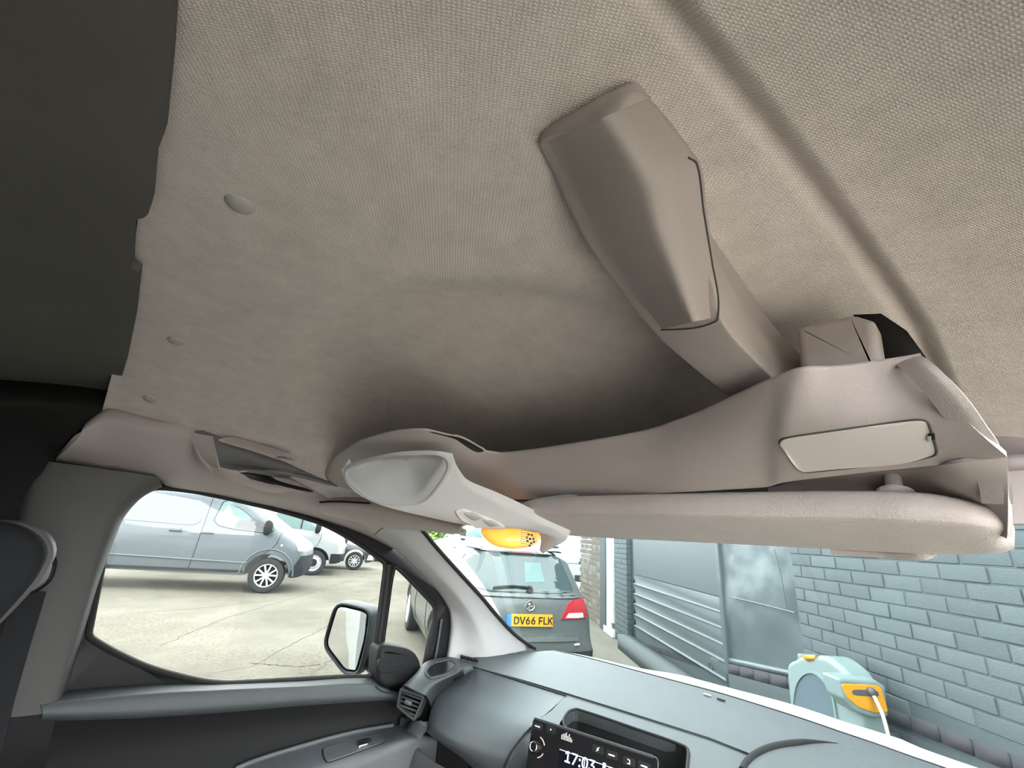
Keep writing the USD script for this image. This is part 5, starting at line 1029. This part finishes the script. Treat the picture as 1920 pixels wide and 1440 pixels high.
# white van behind the estate car, side-on, facing left
AZ3 = math.radians(138.5 + 100)
q = P(1108, 1119, z=-H); SC3 = 1.05
lf = np.array([-math.sin(AZ3), math.cos(AZ3), 0]); fw3 = np.array([math.cos(AZ3), math.sin(AZ3), 0])
side_van_line = [(-1.0, .34), (3.4, .32), (3.62, .38), (3.66, .60), (3.62, .92), (3.50, 1.06), (3.05, 1.20), (2.75, 1.30), (2.15, 1.82), (1.85, 1.98), (1.4, 2.02), (-.85, 2.02), (-1.0, 1.9)]
v = Vehicle('white_side_van', 'white van parked crosswise beyond the grey estate car, windscreen at its left end', 'van', q + fw3 * SC3 - lf * .9, AZ3, SC3, side_van_line, taper(vw, (9, 9.5), 1), ((0, .38), (2.75, .38)), .18, 2.6, M['van_white'])
v.decal('window', Polygon([(1.15, 1.30), (1.15, 1.80), (1.95, 1.80), (2.55, 1.30)]).buffer(-.02).buffer(.02), 'l', M['car_glass'], .008); v.decal('windscreen', Polygon([(-.74, 1.34), (.74, 1.34), (.64, 1.84), (-.64, 1.84)]), 'f', M['rear_glass'], .008, .03)
v.decal('panel_recess', Polygon([(-.85, 1.42), (.25, 1.42), (.25, 1.85), (-.78, 1.85)]).buffer(-.04).buffer(.04).difference(Polygon([(-.81, 1.46), (.21, 1.46), (.21, 1.82), (-.75, 1.82)]).buffer(-.04).buffer(.04)), 'l', M['van_white'], .012)
v.line('shut_line', [(.32, 1.9), (.32, .45)], 'l', .006, M['bumper']); v.line('shut_line', [(1.1, 1.9), (1.1, .45)], 'l', .006, M['bumper'])
v.box('door_handle', (-.02, .95, 1.17), (.17, 1.0, 1.20), M['bumper'], .01); v.box('door_rail', (-.98, .95, .80), (.28, .985, .87), M['van_white'], .01); v.decal('lock', Point(-.62, .835).buffer(.03), 'l', M['bumper'], .04)
v.decal('lower_trim', Polygon([(-.96, .36), (-.5, .36), (-.5, .52), (-.96, .52)]), 'l', M['bumper'], .01); v.decal('head_lamp', Polygon([(3.1, 1.1), (3.2, .9), (3.5, .85), (3.5, 1.0)]), 'l', M['head_lamp'], .01)
v.wheel(0, .93, .335, M['steel_rim'], 'steel', out=1); v.wheel(2.75, .93, .335, M['steel_rim'], 'steel', out=1); v.mirror(2.6, .95, 1.34, 1, M['bumper'])
# grey estate car seen from behind through the windscreen
AZA = math.radians(138.5 + 17)
fa_ = np.array([math.cos(AZA), math.sin(AZA), 0]); qa = P(994, 1168, t=4.05); SCA = .90
oa = np.array([qa[0], qa[1], -H]) + fa_ * .92 * SCA
est = [(-.93, .34), (-.96, .55), (-.93, .64), (-.90, .86), (-.87, .98), (-.80, 1.06), (-.55, 1.46), (-.30, 1.515), (.6, 1.53), (1.6, 1.46), (2.3, 1.05), (2.7, .98), (3.4, .84), (3.58, .6), (3.55, .3), (3.4, .22), (-.8, .26)]
aw = taper(taper(tum([(.25, .80), (.5, .885), (.8, .88), (.98, .83), (1.1, .77), (1.5, .60)]), (2.9, 3.6), .78), (20, 21), 1, (-.2, -1.0), .88)
v = Vehicle('estate_car', 'grey estate car with yellow rear plate and red lamps, seen through the windscreen', 'car', oa, AZA, SCA, est, aw, ((0, .36), (2.66, .36)), .22, 2.5, M['astra'])
v.decal('rear_window', Polygon([(-.60, 1.07), (-.50, 1.40), (-.42, 1.43), (.42, 1.43), (.50, 1.40), (.60, 1.07), (.40, 1.045), (-.40, 1.045)]).buffer(-.02).buffer(.02), 'b', M['rear_glass'], .010, .02, .08)
v.decal('tailgate_crease', Polygon([(-.69, 1.0), (.69, 1.0), (.62, 1.04), (-.62, 1.04)]), 'b', M['astra'], .022, .02, .08); v.decal('tailgate_sill', Polygon([(-.56, .60), (.56, .60), (.60, .66), (-.60, .66)]), 'b', M['astra'], .022, .02, .08)
v.skin('bumper_lower', [((-1, 0, 0), (-.55, 0, 0)), ((0, 0, -1), (0, 0, .50))], M['bumper'], .008)
for s in (1, -1):
    v.decal('tail_lamp', Polygon([(s * .36, .80), (s * .47, .955), (s * .56, .985), (s * .715, 1.0), (s * .735, .92), (s * .72, .81)]), 'b', M['red_lamp'], .016, .02, .06); v.decal('reverse_lamp', Polygon([(s * .42, .815), (s * .46, .86), (s * .66, .86), (s * .66, .815)]), 'b', M['white_lamp'], .020, .02, .06)
    v.decal('reflector', Polygon([(s * .52, .560), (s * .58, .565), (s * .58, .577), (s * .52, .573)]), 'b', M['white_lamp'], .02, .02, .06)
    rr_ = np.array([[-.45, s * .60, 1.50], [-.2, s * .60, 1.555], [1.2, s * .60, 1.56], [1.5, s * .60, 1.49]]); obj('roof_rail', v.world(tube(resample(rr_, 20), .016, 8)), M['alloy'], v.t)
v.decal('number_plate', sbox(-.255, .735, .255, .845), 'b', M['plate_yellow'], .026, .02, .1); v.decal('plate_band', sbox(.215, .735, .262, .845), 'b', M['plate_blue'], .029, .01, .1)
def on_back(txt, y0, z0, h_, lift):
    m = meshkit.text_mesh(txt, h_, .001, True); q = np.array(m.vertices); p, n = v.surf(np.c_[y0 - q[:, 0], z0 + q[:, 1]], 'b'); p[:, 0] = np.median(p[:, 0]); return v.world((p + n * (lift + q[:, 2:3]), np.array(m.faces)))
tw_ = np.ptp(np.array(meshkit.text_mesh('DV66 FLK', .068, .001, True).vertices)[:, 0]); obj('plate_letters', on_back('DV66 FLK', tw_ / 2 - .024, .756, .068, .030), M['ink'], v.t, smooth=0)
bc_ = v.surf(np.array([[0, .925]]), 'b')[0][0]; badge = thing('badge', v.o + bc_ @ v.B, parent=v.t)
obj('badge_ring', v.world(lathe([(.040, .020), (.046, .026), (.054, .026), (.058, .018), (.058, 0)], 32, (-1, 0, 0), bc_)), M['chrome'], badge); obj('badge_disc', v.world(lathe([(0, .015), (.042, .015), (.042, 0)], 32, (-1, 0, 0), bc_)), M['astra'], badge)
gr = [Polygon([(-.036, .010), (-.010, .030), (.012, .026), (.020, .014), (.006, .016), (-.004, .008), (.010, -.002), (.036, .002), (.034, -.010), (.010, -.012), (-.006, -.020), (.006, -.034), (-.012, -.034), (-.020, -.016), (-.014, .000), (-.022, .012)])]
obj('badge_emblem', v.world(prism(gr[0], lambda q: bc_ + np.c_[np.full(len(q), -.024), -q[:, 0], q[:, 1]], (.01, 0, 0))), M['chrome'], badge, smooth=0)
v.line('wiper', [(-.02, 1.09), (.16, 1.10), (.40, 1.075)], 'b', .012, M['rubber'], .03); v.decal('wiper_base', Point(-.02, 1.075).buffer(.035), 'b', M['rubber'], .03)
v.decal('spoiler', Polygon([(-.54, 1.435), (.54, 1.435), (.50, 1.475), (-.50, 1.475)]), 'b', M['astra'], .05, .02, .08); v.decal('brake_light', sbox(-.12, 1.44, .12, 1.452), 'b', M['red_lamp'], .054, .01)
v.decal('side_window', Polygon([(-.45, 1.06), (-.30, 1.38), (.55, 1.42), (1.4, 1.38), (1.95, 1.06)]).buffer(-.02).buffer(.02), 'l', M['rear_glass'], .008); v.line('shut_line', [(.55, 1.4), (.55, .35)], 'l', .006, M['rubber']); v.line('shut_line', [(1.6, 1.3), (1.75, .35)], 'l', .006, M['rubber'])
v.box('door_handle', (.30, .84, .90), (.48, .90, .93), M['astra'], .008); v.mirror(1.75, .85, 1.06, 1, M['astra'])
for x in (0, 2.66): v.wheel(x, .87, .325, M['alloy'], out=1); v.wheel(x, -.87, .325, M['alloy'], out=-1)
v.decal('white_sheet', Polygon([(-.22, 1.15), (.02, 1.14), (.0, 1.34), (-.20, 1.34)]), 'b', M['car_glass'], .012, .01)
# far backdrop: hedge, cottage and a pale wall, seen in the gap above the estate
hd_c = P(822, 1004, t=26.); hd_c[2] = -H
lv = []
rng = np.random.default_rng(3)
for i in range(900):
    c = hd_c + np.array([rng.normal(0, 2.6), rng.normal(0, 1.2), rng.uniform(.1, 1.95)]); lv.append(ellipsoid(c, (.16, .16, .10), rng.normal(size=3), (.3, .9, .1), 0))
obj('hedge', join(*lv), M['leaf'], smooth=0, label='green hedge far beyond the yard, left above the estate car', cat='hedge', kind='stuff')
hc_ = P(866, 985, t=42.); hc_[2] = -H; hs = thing('red_house', hc_, 'far red brick house with a tiled roof above the hedge', 'house')
obj('house_wall', box(hc_ + [-4, -3, 0], hc_ + [4, 3, 2.6]), M['red_wall'], hs, smooth=0); obj('house_roof', (np.array([[-4.3, -3.4, 2.55], [4.3, -3.4, 2.55], [4.3, 3.4, 2.55], [-4.3, 3.4, 2.55], [-3.6, 0, 4.6], [3.6, 0, 4.6]]) + hc_, np.array([[0, 1, 5], [0, 5, 4], [1, 2, 5], [2, 3, 4], [2, 4, 5], [3, 0, 4], [0, 2, 1], [0, 3, 2]])), M['roof_tile'], hs, smooth=0)
for x in (-2.2, 0, 2.2): obj('house_window', box(hc_ + [x - .5, -3.06, 1.0], hc_ + [x + .5, -2.9, 2.0]), M['render_wall'], hs, smooth=0)
# a white car behind the van, caught in the door mirror
mc_line = [(-.75, .34), (-.80, .6), (-.7, .9), (-.3, 1.42), (0, 1.5), (1.2, 1.48), (2.0, 1.0), (3.0, .85), (3.3, .6), (3.3, .28), (-.6, .28)]
v = Vehicle('parked_white_car', 'white car parked behind the van, caught only in the door mirror', 'car', (-4.6, -8.5, 0), math.radians(80), 1.0, mc_line, cw2, ((0, .34), (2.5, .34)), .2, 2.4, M['van_white'])
v.decal('windscreen', Polygon([(-.62, 1.04), (.62, 1.04), (.5, 1.36), (-.5, 1.36)]), 'f', M['rear_glass'], .008, .03); v.decal('grille', Polygon([(-.5, .34), (.5, .34), (.5, .55), (-.5, .55)]), 'f', M['bumper'], .01, .03); v.decal('side_window', Polygon([(-.3, 1.0), (-.1, 1.38), (1.2, 1.38), (1.75, 1.0)]), 'r', M['rear_glass'], .008)
v.wheel(2.5, -.8, .31, M['alloy']); v.wheel(2.5, .8, .31, M['alloy'], out=1); v.wheel(0, -.8, .31, M['alloy'])
